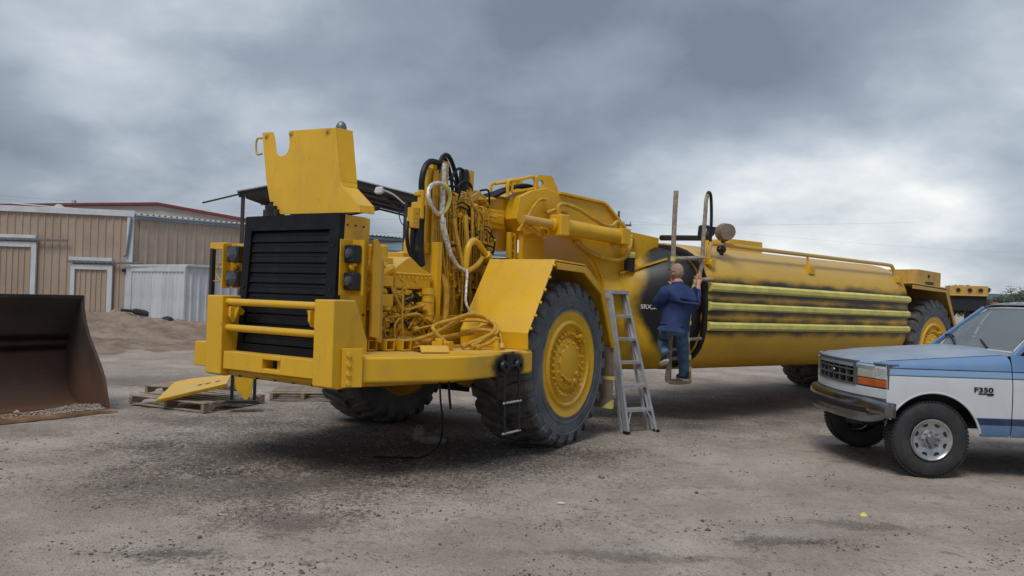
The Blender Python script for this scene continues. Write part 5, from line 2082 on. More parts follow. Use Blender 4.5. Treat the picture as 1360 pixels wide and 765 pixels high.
mb = MB()
mb.box(-9.62, -9.30, 1.34, 1.36, 2.19, 2.25)
mb.cyl((-9.42, 1.35, 2.36), (-9.42, 1.37, 2.36), .03, n=8)
mb.cyl((-10.0, .9, 2.30), (-10.1, 1.0, 2.34), .05, n=8)
K(mb, 'box_hardware', 'rust_bucket', rf)
mb = MB()
mb.cyl((-10.35, .95, 1.62), (-10.75, .95, 1.45), .16, .10, 14)
mb.sphere((-10.3, .95, 1.68), .18, 14, 9)
mb.box(-11.0, -10.3, .55, 1.15, 1.12, 1.30, rot=rotmat('Y', 14))
mb.box(-11.1, -10.6, .60, 1.1, 1.36, 1.44, rot=rotmat('Y', 14))
K(mb, 'rear_pump', 'yellow_old', rf, bevel=.01)
# ================================================================== pickup truck (x forward, y towards the viewer, z up)
TU = empty('pickup_truck', (4.393, 9.121, 0), frame_of(91.0), 'old blue and white pickup truck parked nose to the yellow tank', 'pickup')


def U(mb, name, mat, parent=None, **k):
    return mb.build(name, mat, parent or TU, **k)


def bow(y):
    return .655 - .185 * (abs(y) / .95) ** 2.2


def zs(x):
    return 1.165 + (.60 - x) * .082


def arch(x, c=0.0, r=.49):
    t = r * r - (x - c) ** 2
    return .395 + math.sqrt(t) if t > 0 else 0


def side_section(x, zb, top):
    """half section from the sill to the shoulder, near side"""
    flare = .018 * math.exp(-((math.hypot(x if x > -2 else x + 3.37, .9 * (.88 - .395)) - .52) / .06) ** 2)
    pts = [(.935, .44), (.962, .50), (.972, .64), (.978, .80), (.978, .95), (.970, 1.05), (.960, 1.105), (.956, 1.125)]
    if top == 'f':
        h = zs(x)
        pts += [(.948, 1.125 + (h - 1.125) * .35), (.92, 1.125 + (h - 1.125) * .72), (.875, h - .012), (.80, h)]
    else:
        pts += [(.950, 1.16), (.940, 1.20), (.925, 1.25), (.915, 1.285)]
    out = []
    for (y, z) in pts:
        if z < zb:
            z2 = zb + (z - .44) * .02
            y2 = .978 if zb > .6 else y
            out.append((y2, z2))
        else:
            out.append((y, z))
    return out


def side_panel(xa, xb_, top, n, s, cw=None):
    m = MB()
    rings = []
    for i in range(n + 1):
        x = xa + (xb_ - xa) * i / n
        zb = .44
        if cw is not None and abs(x - cw) < .488:
            zb = max(.44, arch(x, cw))
        elif cw == 0.0 and x > .4:
            zb = .62
        tap = 1.0 - .03 * max(0, (x - .30) / .2) ** 2
        rings.append([(x, s * y * tap, z) for y, z in side_section(x, zb, top)])
    m.loft(rings, (False, False), closed=False)
    return m


for s in (1, -1):
    m = side_panel(.475, -.795, 'f', 52, s, 0.0)
    fe = U(m, 'front_fender', 'truck_paint', angle=40)
    m = MB()
    m.tube([(.487 * math.cos(t), s * .974, .395 + .487 * math.sin(t)) for t in [rad(24 + 146 * k / 20) for k in range(21)]], .012, 6, 2)
    U(m, 'arch_lip', 'truck_white', fe)
    m = MB()
    # wheel well liner
    m.loft([[(.52 * math.cos(t), s * .97, .395 + .52 * math.sin(t)) for t in [rad(18 + 144 * k / 16) for k in range(17)]], [(.52 * math.cos(t), s * .45, 0.395 + .52 * math.sin(t)) for t in [rad(18 + 144 * k / 16) for k in range(17)]]], (False, False), closed=False)
    m.box(-.45, .42, s * .44, s * .46, .55, .95)
    U(m, 'wheel_well', 'truck_dark', fe)
    # door
    m = side_panel(-.805, -1.93, 'd', 16, s)
    dr = U(m, 'door', 'truck_paint', angle=40)
    m = MB()
    m.box(-1.83, -1.65, s * .965, s * 1.0, 1.10, 1.135)
    U(m, 'door_handle', 'chrome_worn', dr, bevel=.006)
    m = MB()
    gz = [(-.99, 1.30, .90), (-1.45, 1.735, .70), (-1.90, 1.735, .70), (-1.90, 1.30, .90)]
    m.add([(x, s * y, z) for x, z, y in gz], [(0, 1, 2, 3)])
    U(m, 'door_glass', 'glass', dr, recalc=False)
    if s > 0:
        m = MB()
        m.box(-1.02, -.96, .93, 1.06, 1.22, 1.27)
        m.box(-1.09, -1.0, 1.0, 1.20, 1.17, 1.40)
        U(m, 'side_mirror', 'truck_dark', dr, bevel=.02)
    # cab rear quarter and bed side
    m = side_panel(-1.94, -2.12, 'd', 4, s)
    U(m, 'cab_quarter', 'truck_paint', angle=40)
    m = side_panel(-2.16, -4.55, 'd', 60, s, -3.37)
    bs = U(m, 'bed_side', 'truck_paint', angle=40)
    m = MB()
    m.box(-4.54, -2.17, s * .80, s * .92, 1.27, 1.30)
    m.box(-4.54, -2.17, s * .795, s * .81, .75, 1.275)
    U(m, 'bed_rail', 'truck_blue', bs, bevel=.008)
    # pillars
    m = MB()
    def strut(a, b, w, t):
        a, b = Vector(a), Vector(b)
        d = (b - a).normalized()
        o_ = Vector((0, 1, 0)) if abs(d.y) < .9 else Vector((1, 0, 0))
        e1 = d.cross(o_).normalized() * w
        e2 = d.cross(e1).normalized() * t
        m.loft([[a + e1 + e2, a - e1 + e2, a - e1 - e2, a + e1 - e2], [b + e1 + e2, b - e1 + e2, b - e1 - e2, b + e1 - e2]], smooth=False)
    strut((-.87, s * .86, 1.26), (-1.44, s * .665, 1.775), .030, .026)
    strut((-1.94, s * .90, 1.26), (-1.94, s * .68, 1.77), .05, .03)
    strut((-1.40, s * .675, 1.762), (-2.0, s * .675, 1.765), .025, .03)
    U(m, 'cab_pillars', 'truck_blue', bevel=.012)
    m = MB()
    m.tube([(-.95, s * .735, 1.315), (-1.20, s * .665, 1.545), (-1.435, s * .605, 1.762)], .013, 6)
    U(m, 'windshield_trim', 'white_paint')

# hood
m = MB()
rows = []
NYH = 24
for j in range(NYH + 1):
    y = -.79 + 1.58 * j / NYH
    row = []
    for i in range(19):
        t = i / 18
        xf = bow(y) + .012
        x = xf + (-.80 - xf) * t
        cr = .052 * (1 - (y / .79) ** 2) + .010 * (1 - min(1, abs(abs(y) - .45) / .16)) * min(1, t * 4)
        nose = -.055 * (1 - min(1, t / .10)) ** 2.2
        row.append((x, y, zs(x) + .004 + cr * min(1, .35 + t * 2.2) + nose))
    rows.append(row)
m.loft(rows, (False, False), closed=False)
# front return edge
m.loft([[r[0] for r in rows], [(r[0][0] - .004, r[0][1], r[0][2] - .035) for r in rows]], (False, False), closed=False)
hd = U(m, 'hood', 'truck_hood', angle=50)
# cowl and wipers
m = MB()
m.loft([[(-.80, y, zs(-.80) + .045 * (1 - (y / .79) ** 2)) for y in [-.86 + 1.72 * k / 12 for k in range(13)]],
        [(-.93 + .06 * (1 - (y / .86) ** 2), y * .97, 1.292 + .02 * (1 - (y / .86) ** 2)) for y in [-.86 + 1.72 * k / 12 for k in range(13)]]], (False, False), closed=False)
U(m, 'cowl', 'truck_hood', angle=50)
for (a, b) in (((-.86, .40, 1.335), (-1.02, -.02, 1.42)), ((-.86, -.25, 1.335), (-1.02, -.62, 1.42))):
    m = MB()
    a, b = Vector(a), Vector(b)
    m.tube([a, a.lerp(b, .5) + Vector((.02, 0, .025)), b + Vector((.02, 0, .02))], .011, 6)
    c = b + Vector((-.02, -.28, .0))
    d_ = b + Vector((.08, .30, -.05))
    m.tube([c, b + Vector((.01, 0, .012)), d_], .012, 6)
    U(m, 'wiper', 'truck_dark')
# windshield
m = MB()
bt, tp = [], []
for k in range(17):
    y = -1 + 2 * k / 16
    bt.append((-.84 - .10 * y * y, y * .735, 1.305 + .012 * (1 - y * y)))
    tp.append((-1.365 - .075 * y * y, y * .605, 1.768 + .012 * (1 - y * y)))
m.loft([[tuple(Vector(a).lerp(Vector(b), t) + Vector((.03 * math.sin(PI * t), 0, .012 * math.sin(PI * t)))) for a, b in zip(bt, tp)] for t in (0, .25, .5, .75, 1)], (False, False), closed=False)
ws = U(m, 'windshield', 'glass', recalc=False, angle=60)
m = MB()
m.tube([(p[0] + .004, p[1], p[2]) for p in bt], .012, 6, 2)
m.tube([(p[0] + .004, p[1], p[2]) for p in tp], .012, 6, 2)
U(m, 'windshield_trim', 'white_paint')
# roof
m = MB()
rr2 = []
for i in range(9):
    t = i / 8
    x = -1.36 - .74 * t
    row = []
    for k in range(17):
        y = -1 + 2 * k / 16
        xx = x - .075 * y * y * (1 - t)
        e_ = abs(y) ** 5
        row.append((xx, y * .70, 1.785 + .055 * math.sin(PI * min(1, .12 + t)) * (1 - e_) + .012 - .035 * e_))
    rr2.append(row)
m.loft(rr2, (False, False), closed=False)
m.loft([rr2[-1], [(p[0] - .03, p[1], p[2] - .05) for p in rr2[-1]]], (False, False), closed=False)
rf_ = U(m, 'roof', 'truck_hood', angle=50, solid=.012)
for y in (-.55, -.22, 0, .22, .55):
    m = MB()
    x = -1.46 - .06 * (y / .7) ** 2
    z = 1.822
    m.sphere((x, y, z), (.045, .085, .026), 12, 6)
    U(m, 'clearance_light', 'lens_red', rf_)
# cab back, rear window, interior
m = MB()
m.box(-2.13, -2.10, -.92, .92, .60, 1.30)
m.prism([(-.92, 1.30), (.92, 1.30), (.68, 1.77), (.60, 1.77), (.70, 1.36), (-.70, 1.36), (-.60, 1.77), (-.68, 1.77)], 'x', -2.12, -2.09)
m.box(-2.12, -2.09, -.62, .62, 1.72, 1.78)
U(m, 'cab_back', 'truck_blue', bevel=.006)
m = MB()
m.add([(-2.105, -.70, 1.36), (-2.105, .70, 1.36), (-2.105, .60, 1.73), (-2.105, -.60, 1.73)], [(0, 1, 2, 3)])
U(m, 'rear_window', 'glass', recalc=False)
m = MB()
m.prism([(-.94, 1.27), (-1.15, 1.24), (-1.25, 1.10), (-1.20, .85), (-.9, .85)], 'y', -.80, .80)
U(m, 'dashboard', 'seat_grey', bevel=.02)
m = MB()
m.prism([(-1.45, .92), (-1.45, .78), (-2.0, .78), (-2.06, 1.48), (-1.95, 1.50), (-1.86, .95)], 'y', -.75, .75)
for y in (-.38, .38):
    m.box(-2.02, -1.93, y - .12, y + .12, 1.50, 1.64)
U(m, 'bench_seat', 'seat_grey', bevel=.03)
m = MB()
m.tube([(-1.32 - .07 * math.sin(t), -.38 + .19 * math.cos(t), 1.20 + .18 * math.sin(t)) for t in [2 * PI * k / 16 for k in range(17)]], .014, 6, 2)
m.cyl((-1.2, -.38, 1.14), (-1.32, -.38, 1.20), .03)
m.box(-1.34, -1.31, -.55, -.21, 1.19, 1.22)
U(m, 'steering_wheel', 'truck_dark')
m = MB()
m.box(-1.38, -1.34, -.13, .13, 1.64, 1.71)
U(m, 'rear_view_mirror', 'truck_dark', bevel=.01)

# front end: white valance, grey bezels, grille, lamps
def bow_strip(m, y0, y1, z0, z1, dx0, dx1, n=14, slope=0.0):
    """solid strip that follows the bowed front"""
    rings = []
    for k in range(n + 1):
        y = y0 + (y1 - y0) * k / n
        x = bow(y)
        rings.append([(x + dx0, y, z0), (x + dx1, y, z0), (x + dx1 - slope, y, z1), (x + dx0 - slope, y, z1)])
    m.loft(rings, smooth=False)


m = MB()
bow_strip(m, -.955, .955, .795, .893, -.05, .004, 24)
bow_strip(m, -.955, .955, .70, .795, -.08, -.035, 24)
U(m, 'valance', 'truck_white', bevel=.004)
m = MB()
bow_strip(m, -.52, .52, 1.128, 1.158, -.04, .012, 16)
bow_strip(m, -.52, .52, .893, .910, -.04, .014, 16)
for y in (-.50, .50):
    bow_strip(m, y - .02, y + .02, .910, 1.128, -.04, .012, 2)
gr = U(m, 'grille', 'plastic_grey', bevel=.004)
m = MB()
bow_strip(m, -.50, .50, .905, 1.13, -.09, -.06, 12)
U(m, 'grille_back', 'truck_dark', gr)
for z in (.980, 1.055):
    m = MB()
    bow_strip(m, -.48, .48, z - .009, z + .009, -.05, .004, 14)
    U(m, 'grille_bar', 'plastic_grey', gr, bevel=.003)
for y in (-.32, -.16, 0, .16, .32):
    m = MB()
    bow_strip(m, y - .007, y + .007, .910, 1.128, -.05, .002, 1)
    U(m, 'grille_bar', 'plastic_grey', gr, bevel=.002)
m = MB()
m.lathe([(.0, .018), (.020, .018), (.026, .012), (.028, .0)], (0, 0, 0), 'x', 18)
em = U(m, 'emblem', 'chrome_worn', gr)
em.location, em.scale = (bow(0) + .002, 0, 1.017), (1, 1.7, 1)
for s in (1, -1):
    m = MB()
    bow_strip(m, s * .525, s * .945, .897, 1.145, -.06, -.012, 8)
    lb_ = U(m, 'lamp_bezel', 'plastic_grey', bevel=.006)
    m = MB()
    bow_strip(m, s * .535, s * .785, .992, 1.128, -.03, .006, 6)
    U(m, 'headlight', 'lens_yellowed', lb_, bevel=.01)
    m = MB()
    bow_strip(m, s * .795, s * .935, .992, 1.125, -.03, .0, 5)
    for k in range(7):
        bow_strip(m, s * .797, s * .933, 1.0 + k * .017, 1.006 + k * .017, -.002, .006, 5)
    U(m, 'corner_lamp', 'lens_white', lb_)
    m = MB()
    bow_strip(m, s * .535, s * .938, .908, .984, -.03, .004, 8)
    U(m, 'turn_signal', 'lens_amber', lb_, bevel=.008)
    m = MB()
    bow_strip(m, s * .76, s * .955, 1.146, 1.166, -.12, -.004, 5)
    U(m, 'fender_nose', 'truck_blue', lb_, bevel=.006)
    m = MB()
    # grey bezel wrapping on to the fender side
    m.prism([(.47, .895), (.47, 1.148), (.452, 1.15), (.452, .895)], 'y', s * .935, s * .962)
    U(m, 'bezel_edge', 'plastic_grey', lb_, bevel=.004)
# chrome bumper
m = MB()
rings = []
for k in range(41):
    y = -1.0 + 2.0 * k / 40
    x = .745 - .25 * abs(y) ** 2.6
    e_ = max(0, (abs(y) - .72) / .28)
    zt, zb = .785 - .03 * e_, .52 + .09 * e_ ** 1.5
    rings.append([(x - .10, y, zt), (x - .03, y, zt + .006), (x + .0, y, zt - .02), (x + .012, y, zt - .075), (x + .004, y, zt - .12), (x - .012, y, (zt + zb) / 2 - .01), (x - .004, y, zb + .06), (x - .03, y, zb + .01), (x - .10, y, zb)])
m.loft(rings, (True, True), closed=False)
bu = U(m, 'front_bumper', 'chrome_worn', angle=50, solid=.006)
m = MB()
rings = []
for k in range(31):
    y = -.80 + 1.60 * k / 30
    x = .748 - .25 * abs(y) ** 2.6
    rings.append([(x - .02, y, .625), (x + .006, y, .63), (x + .012, y, .685), (x - .01, y, .69)])
m.loft(rings, smooth=False)
U(m, 'bumper_dark_band', 'truck_dark', bu)  # dark strip put in for the dark reflection across the chrome
m = MB()
m.box(-.3, .40, -.40, .40, .45, .70)
m.box(-4.5, .5, -.45, -.35, .45, .60)
m.box(-4.5, .5, .35, .45, .45, .60)
m.cyl((0, -.75, .395), (0, .75, .395), .06)
m.cyl((-3.37, -.75, .395), (-3.37, .75, .395), .07)
m.box(-.75, .2, -.78, .78, .70, 1.05)
U(m, 'chassis', 'truck_dark')
m = MB()
m.box(-2.1, -.78, -.93, .93, .46, .58)
U(m, 'cab_floor', 'truck_dark')
m = MB()
m.box(-4.54, -2.17, -.80, .80, .72, .77)
m.box(-4.56, -4.52, -.90, .90, .55, 1.28)
U(m, 'bed_floor', 'truck_blue')
m = MB()
m.box(-4.72, -4.60, -.95, .95, .50, .68)
U(m, 'rear_bumper', 'chrome_worn', bevel=.02)
# badge
bd = text_mesh('fender_badge', 'F350', .070, 'truck_dark', TU, (-.50, .984, .925), (rad(90), 0, rad(180)), .003, True)
bd.scale = (1.45, 1, 1)
m = MB()
m.box(-.61, -.45, .978, .984, .880, .893)
m.box(-.60, -.54, .978, .984, .868, .880)
U(m, 'badge_strip', 'truck_dark', bevel=.002)

# wheels
def pick_wheel(x, s, yo):
    m = MB()
    R, w = .392, .118
    prof = [(.21, -w * .8), (.25, -w), (.31, -w * 1.04), (.355, -w * .95), (.38, -w * .80), (.39, -w * .6), (.392, 0), (.39, w * .6), (.38, w * .80), (.355, w * .95), (.31, w * 1.04), (.25, w), (.21, w * .8)]
    m.lathe(prof, (0, 0, 0), 'y', 56)
    for k in range(64):
        a = 2 * PI * k / 64
        for y in (-.075, -.025, .025, .075):
            aa = a + (.03 if y > 0 else 0)
            q = Matrix.Rotation(aa, 3, 'Y')
            b_ = MB().box(-.014, .014, y - .018, y + .018, .386, .400)
            m.add([q @ Vector(p) for p in b_.v], b_.f)
    t = m.build('wheel', 'tyre_small', TU)
    t.location = (x, yo, .392)
    m = MB()
    o_ = s * w
    N8 = 8
    m.lathe([(.212, o_ * .9), (.214, o_ * 1.03), (.205, o_ * 1.04), (.195, o_ * .96), (.165, o_ * .86), (.10, o_ * .80), (.09, o_ * .85), (.0, o_ * .85)], (0, 0, 0), 'y', 48)
    m.build('rim', 'wheel_alloy', t)
    m = MB()
    for k in range(N8):
        a = 2 * PI * (k + .5) / N8
        c = Vector((.160 * math.sin(a), o_ * .80, .160 * math.cos(a)))
        q = Matrix.Rotation(a, 3, 'Y')
        ring_ = [[q @ Vector((.029 * math.sin(u), 0, .021 * math.cos(u))) + c + Vector((0, s * d_, 0)) for u in [2 * PI * j / 12 for j in range(12)]] for d_ in (0, .0095)]
        m.cut()
        m.loft(ring_)
    m.build_each('hand_hole', 'truck_dark', t)
    m = MB()
    m.cyl((0, o_ * .8, 0), (0, o_ * 1.15, 0), .055, .048, 20)
    hub = m.build('hub', 'steel_grey', t)
    m = MB()
    for k in range(8):
        a = 2 * PI * k / 8
        c = Vector((.082 * math.sin(a), o_ * .80, .082 * math.cos(a)))
        m.cut()
        m.cyl(c, c + Vector((0, s * .035, 0)), .016, .013, 6)
    m.build_each('wheel_nut', 'steel_grey', t)


for s in (1, -1):
    pick_wheel(0.0, s, s * .835)
    pick_wheel(-3.37, s, s * .835)
# ================================================================== step ladder
SLB, SLE, SLC = Vector((1.747, 10.34, 0)), Vector((.865, .5, 0)), Vector((-.5, .865, 0))
SL = empty('step_ladder', SLB, math.atan2(.5, .865), 'aluminium step ladder leaning against the tank neck beside the big tyre', 'ladder')
# local: x along the steps, y away from the climber


def sl_front(t, s):
    return Vector((s * (.245 - .105 * t), .60 * t, 1.83 * t))


def sl_rear(t, s):
    return Vector((s * (.222 - .10 * t), .135 + .535 * t, 1.80 * t))


for s in (-1, 1):
    m = MB()
    for (a0, a1, b0, b1) in ((-.012, .012, -.042, .042),):
        rg2 = []
        for t in (0, 1):
            c = sl_front(t, s)
            rg2.append([c + Vector((x, y, 0)) for x, y in ((-.005, -.042), (.005, -.042), (.005, .042), (-.005, .042))])
        m.loft(rg2, smooth=False)
        for yy in (-.042, .036):
            rg2 = []
            for t in (0, 1):
                c = sl_front(t, s)
                rg2.append([c + Vector((x * -s, y, 0)) for x, y in ((.004, yy), (.028, yy), (.028, yy + .006), (.004, yy + .006))])
            m.loft(rg2, smooth=False)
    m.build('front_rail', 'aluminium', SL)
    m = MB()
    rg2 = []
    for t in (0, 1):
        c = sl_rear(t, s)
        rg2.append([c + Vector((x, y, 0)) for x, y in ((-.012, -.022), (.012, -.022), (.012, .022), (-.012, .022))])
    m.loft(rg2, smooth=False)
    m.build('rear_rail', 'aluminium', SL)
    m = MB()
    c = sl_front(0, s)
    m.box(c.x - .025, c.x + .025, c.y - .05, c.y + .05, -.005, .04)
    m.build('foot', 'black_rubber', SL, .006)
    m = MB()
    a = sl_front(.165, s) + Vector((-s * .10, -.03, -.02))
    b = sl_front(.045, s) + Vector((-s * .01, -.03, 0))
    m.tube([a, b], .010, 5)
    m.build('knee_brace', 'aluminium', SL)
    m = MB()
    m.tube([sl_front(.52, s) + Vector((0, .04, 0)), (sl_front(.48, s) + sl_rear(.48, s)) * .5 + Vector((0, 0, -.05)), sl_rear(.52, s)], .007, 5, curve=False)
    m.build('spreader', 'aluminium', SL)
for k in range(1, 6):
    t = k / 6.02
    c = (sl_front(t, 1) + sl_front(t, -1)) * .5
    hw = sl_front(t, 1).x - .006
    m = MB()
    m.box(-hw, hw, c.y - .045, c.y + .045, c.z - .006, c.z + .006)
    m.box(-hw, hw, c.y - .045, c.y - .038, c.z - .032, c.z - .006)
    for j in range(5):
        m.box(-hw, hw, c.y - .035 + j * .016, c.y - .029 + j * .016, c.z + .006, c.z + .010)
    m.build('step', 'aluminium', SL, .002)
    if k < 6:
        t2 = k / 6.02
        r = sl_rear(t2, 1)
        m = MB()
        m.tube([sl_rear(t2, -1), r], .011, 6)
        m.build('rear_brace', 'aluminium', SL)
m = MB()
m.box(-.155, .155, .54, .70, 1.81, 1.865)
m.box(-.16, -.15, .55, .69, 1.74, 1.815)
m.box(.15, .16, .55, .69, 1.74, 1.815)
m.build('top_cap', 'aluminium', SL, .006)

# ================================================================== the man on the boarding ladder
TKO = Vector((-.30, 10.29, 0))
TKR = Matrix.Rotation(frame_of(TK_A), 3, 'Z')
PB = Vector((-1.95, 1.50, .66))
PM = empty('person', TKO + TKR @ PB, frame_of(TK_A), 'man in navy shirt and blue jeans climbing the wrapped tank ladder', 'person')


def skin(name, mat, pts, edges, root=0, sub=2, parent=PM):
    me = bpy.data.meshes.new(name)
    me.from_pydata([tuple(Vector(p[0]) - PB) for p in pts], edges, [])
    bm = bmesh.new()
    bm.from_mesh(me)
    ly = bm.verts.layers.skin.verify()
    bm.verts.ensure_lookup_table()
    for i, v in enumerate(bm.verts):
        r = pts[i][1]
        v[ly].radius = (r, r) if isinstance(r, (int, float)) else r
        v[ly].use_root = i == root
    bm.to_mesh(me)
    bm.free()
    o = bpy.data.objects.new(name, me)
    COL.objects.link(o)
    o.parent = parent
    me.materials.append(MATS[mat])
    o.modifiers.new('skin', 'SKIN').use_smooth_shade = True
    md = o.modifiers.new('sub', 'SUBSURF')
    md.levels = md.render_levels = sub
    return o


# body: torso core, head, arms and hands in one skin
bp = [((-1.77, 1.62, 1.50), .10), ((-1.79, 1.63, 1.75), .09), ((-1.84, 1.60, 1.90), .06), ((-1.86, 1.58, 1.97), .070), ((-1.875, 1.56, 2.03), .070),
      ((-1.66, 1.60, 1.83), .035), ((-1.67, 1.43, 1.69), .038), ((-1.84, 1.36, 1.79), .040), ((-1.98, 1.345, 1.90), .032),
      ((-1.98, 1.60, 1.83), .035), ((-2.19, 1.575, 1.68), .040), ((-2.42, 1.46, 1.88), .040), ((-2.52, 1.385, 1.975), .028), ((-2.555, 1.375, 2.02), (.040, .020)), ((-2.57, 1.375, 2.065), (.042, .018)),
      ((-2.03, 1.36, 1.94), (.040, .02)), ((-2.05, 1.365, 1.985), (.042, .018))]
be = [(0, 1), (1, 2), (2, 3), (3, 4), (2, 5), (5, 6), (6, 7), (7, 8), (8, 15), (15, 16), (2, 9), (9, 10), (10, 11), (11, 12), (12, 13), (13, 14)]
nb = len(bp)


def finger(root, base, pts, r):
    i = len(bp)
    prev = root
    for q in pts:
        bp.append((q, r))
        be.append((prev, len(bp) - 1))
        prev = len(bp) - 1


# fingers curl round the rails: right hand at (-2.58,1.32,2.06), left hand at (-2.06,1.32,1.96)
for (rt, cx, cz) in ((14, -2.585, 2.075), (16, -2.06, 1.985)):
    for k in range(4):
        z = cz - .030 + k * .022
        L_ = (.85, 1.0, 1.05, .92)[k]
        finger(rt, None, [(cx + .035, 1.372, z), (cx - .010, 1.372, z + .004), (cx - .046, 1.345 - .0 * L_, z + .006), (cx - .045, 1.300, z + .004), (cx - .018 * L_, 1.283, z)], .0095)
    finger(rt - 1, None, [(cx + .058, 1.35, cz - .02), (cx + .055, 1.31, cz + .0), (cx + .03, 1.285, cz + .012)], .0115)
body = skin('body', 'skin', bp, be, 0, 2)
# head modelled on its own rings, pushed into the neck (the neck runs up inside it)
HC = Vector((-1.885, 1.535, 2.108)) - PB
m = MB()
rings = []
for j in range(19):
    t = PI * j / 18
    z = -math.cos(t)
    ring_ = []
    for k in range(28):
        a = 2 * PI * k / 28
        cx_, cy_ = math.cos(a), math.sin(a)      # +y = back of the head
        r = math.sin(t)
        w = .076 * r
        dpt = .097 * r
        x, y, zz = cx_ * w, cy_ * dpt, z * .122
        if z < -.1:
            f_ = (-.1 - z)
            x *= 1 - .25 * f_
            if cy_ < 0:
                y *= 1 - .10 * f_
            else:
                y *= 1 - .34 * f_
        if cy_ < -.6 and abs(z + .12) < .22:       # nose
            y -= .026 * max(0, 1 - abs(cx_) / .22) * max(0, 1 - abs(z + .15) / .2)
        if cy_ < -.5 and abs(z - .05) < .12 and .2 < abs(cx_) < .6:      # eye sockets
            y += .008
        ring_.append(tuple(HC + rotmat('X', -14) @ Vector((x, y, zz))))
    rings.append(ring_)
m.loft(rings, (False, False))
for s in (-1, 1):
    c = HC + rotmat('X', -14) @ Vector((s * .079, .012, -.012))
    m.sphere(tuple(c), (.010, .020, .032), 10, 7)
m.build('head', 'skin', body, angle=70)
m = MB()
m.tube([tuple(HC + rotmat('X', -14) @ Vector((.084, .03, .016))), tuple(HC + rotmat('X', -14) @ Vector((.082, -.08, .02))), tuple(HC + rotmat('X', -14) @ Vector((.0, -.112, .014))), tuple(HC + rotmat('X', -14) @ Vector((-.082, -.08, .02))), tuple(HC + rotmat('X', -14) @ Vector((-.084, .03, .016)))], .004, 5)
m.build('glasses', 'truck_dark', body)
# cropped grey hair: a thin band round the back and sides
m = MB()
rings = []
for j in range(14):
    z = -.52 + .115 * j
    rr_ = math.sqrt(max(0, 1 - z * z)) * 1.018
    ring_ = []
    for k in range(17):
        a = rad(-22 + 224 * k / 16)
        w, dpt = .0765 * rr_, .0975 * rr_
        f_ = max(0, -.1 - z)
        ring_.append(tuple(HC + rotmat('X', -14) @ Vector((math.cos(a) * w * (1 - .25 * f_), math.sin(a) * dpt * (1 - .34 * f_ if math.sin(a) > 0 else 1), z * .122))))
    rings.append(ring_)
m.loft(rings, (False, False), closed=False)
m.build('hair', 'hair_grey', body, angle=70)
# shirt: torso loft + sleeves in one skin
sp = [((-1.765, 1.63, 1.435), (.205, .150)), ((-1.77, 1.64, 1.56), (.232, .168)), ((-1.78, 1.64, 1.70), (.245, .168)), ((-1.795, 1.625, 1.82), (.232, .145)), ((-1.84, 1.605, 1.925), (.120, .10)), ((-1.855, 1.59, 1.985), (.082, .080)),
      ((-1.60, 1.61, 1.845), .098), ((-1.575, 1.54, 1.755), .092), ((-1.65, 1.43, 1.685), .082), ((-1.77, 1.39, 1.74), .064), ((-1.85, 1.365, 1.82), .052),
      ((-2.02, 1.61, 1.855), .092), ((-2.12, 1.60, 1.76), .086), ((-2.20, 1.575, 1.675), .078), ((-2.32, 1.51, 1.78), .064), ((-2.45, 1.44, 1.90), .050)]
se = [(0, 1), (1, 2), (2, 3), (3, 4), (4, 5), (3, 6), (6, 7), (7, 8), (8, 9), (9, 10), (3, 11), (11, 12), (12, 13), (13, 14), (14, 15)]
sh = skin('shirt', 'shirt_navy', sp, se, 1, 3)
tx = bpy.data.textures.new('cloth_folds', 'CLOUDS')
tx.noise_scale = .13
tx.noise_depth = 2
md = sh.modifiers.new('folds', 'DISPLACE')
md.texture, md.strength, md.mid_level, md.texture_coords = tx, .045, .5, 'LOCAL'
# jeans
jp_ = [((-1.77, 1.625, 1.46), (.165, .125)), ((-1.77, 1.625, 1.40), (.160, .12)),
       ((-1.665, 1.60, 1.41), (.100, .10)), ((-1.77, 1.47, 1.31), .090), ((-1.86, 1.36, 1.225), .080), ((-1.75, 1.47, 1.15), .072), ((-1.63, 1.60, 1.075), .066), ((-1.605, 1.635, 1.05), .066),
       ((-1.90, 1.61, 1.36), (.102, .105)), ((-2.01, 1.55, 1.20), .092), ((-2.10, 1.50, 1.05), .080), ((-2.15, 1.475, .90), .074), ((-2.19, 1.455, .78), .072), ((-2.195, 1.45, .75), .070)]
je = [(0, 1), (1, 2), (2, 3), (3, 4), (4, 5), (5, 6), (6, 7), (1, 8), (8, 9), (9, 10), (10, 11), (11, 12), (12, 13)]
jn = skin('jeans', 'denim', jp_, je, 0, 3)
md = jn.modifiers.new('folds', 'DISPLACE')
md.texture, md.strength, md.mid_level, md.texture_coords = tx, .03, .5, 'LOCAL'


def shoe(heel, toe, up):
    """sole outline lofted upwards; heel and toe are sole points"""
    heel, toe, up = Vector(heel), Vector(toe), Vector(up).normalized()
    d = (toe - heel)
    L_ = d.length
    d.normalize()
    sd = d.cross(up).normalized()
    up = sd.cross(d)
    def outline(sc_, h, front):
        r = []
        for k in range(20):
            a = 2 * PI * k / 20
            l = (.5 - .5 * math.cos(a)) * L_ * front
            w = (.038 + .010 * (l / L_)) * math.sin(a) * sc_
            r.append(heel - PB + d * (l + .0) + sd * w + up * h)
        return r
    m = MB()
    m.loft([outline(.98, 0, 1), outline(1.04, .012, 1), outline(1.02, .026, 1)])
    so = m.build('sole', 'shoe_sole', None)
    m = MB()
    m.loft([outline(.98, .026, 1), outline(.98, .05, .98), outline(.88, .07, .86), outline(.78, .085, .62), outline(.74, .105, .48), outline(.70, .12, .44)])
    u = m.build('shoe', 'shoe_dark', PM, angle=60)
    so.parent = u


shoe((-2.17, 1.54, .690), (-2.26, 1.27, .695), (0, 0, 1))
shoe((-1.585, 1.69, .985), (-1.72, 1.46, .905), (0, .1, 1))

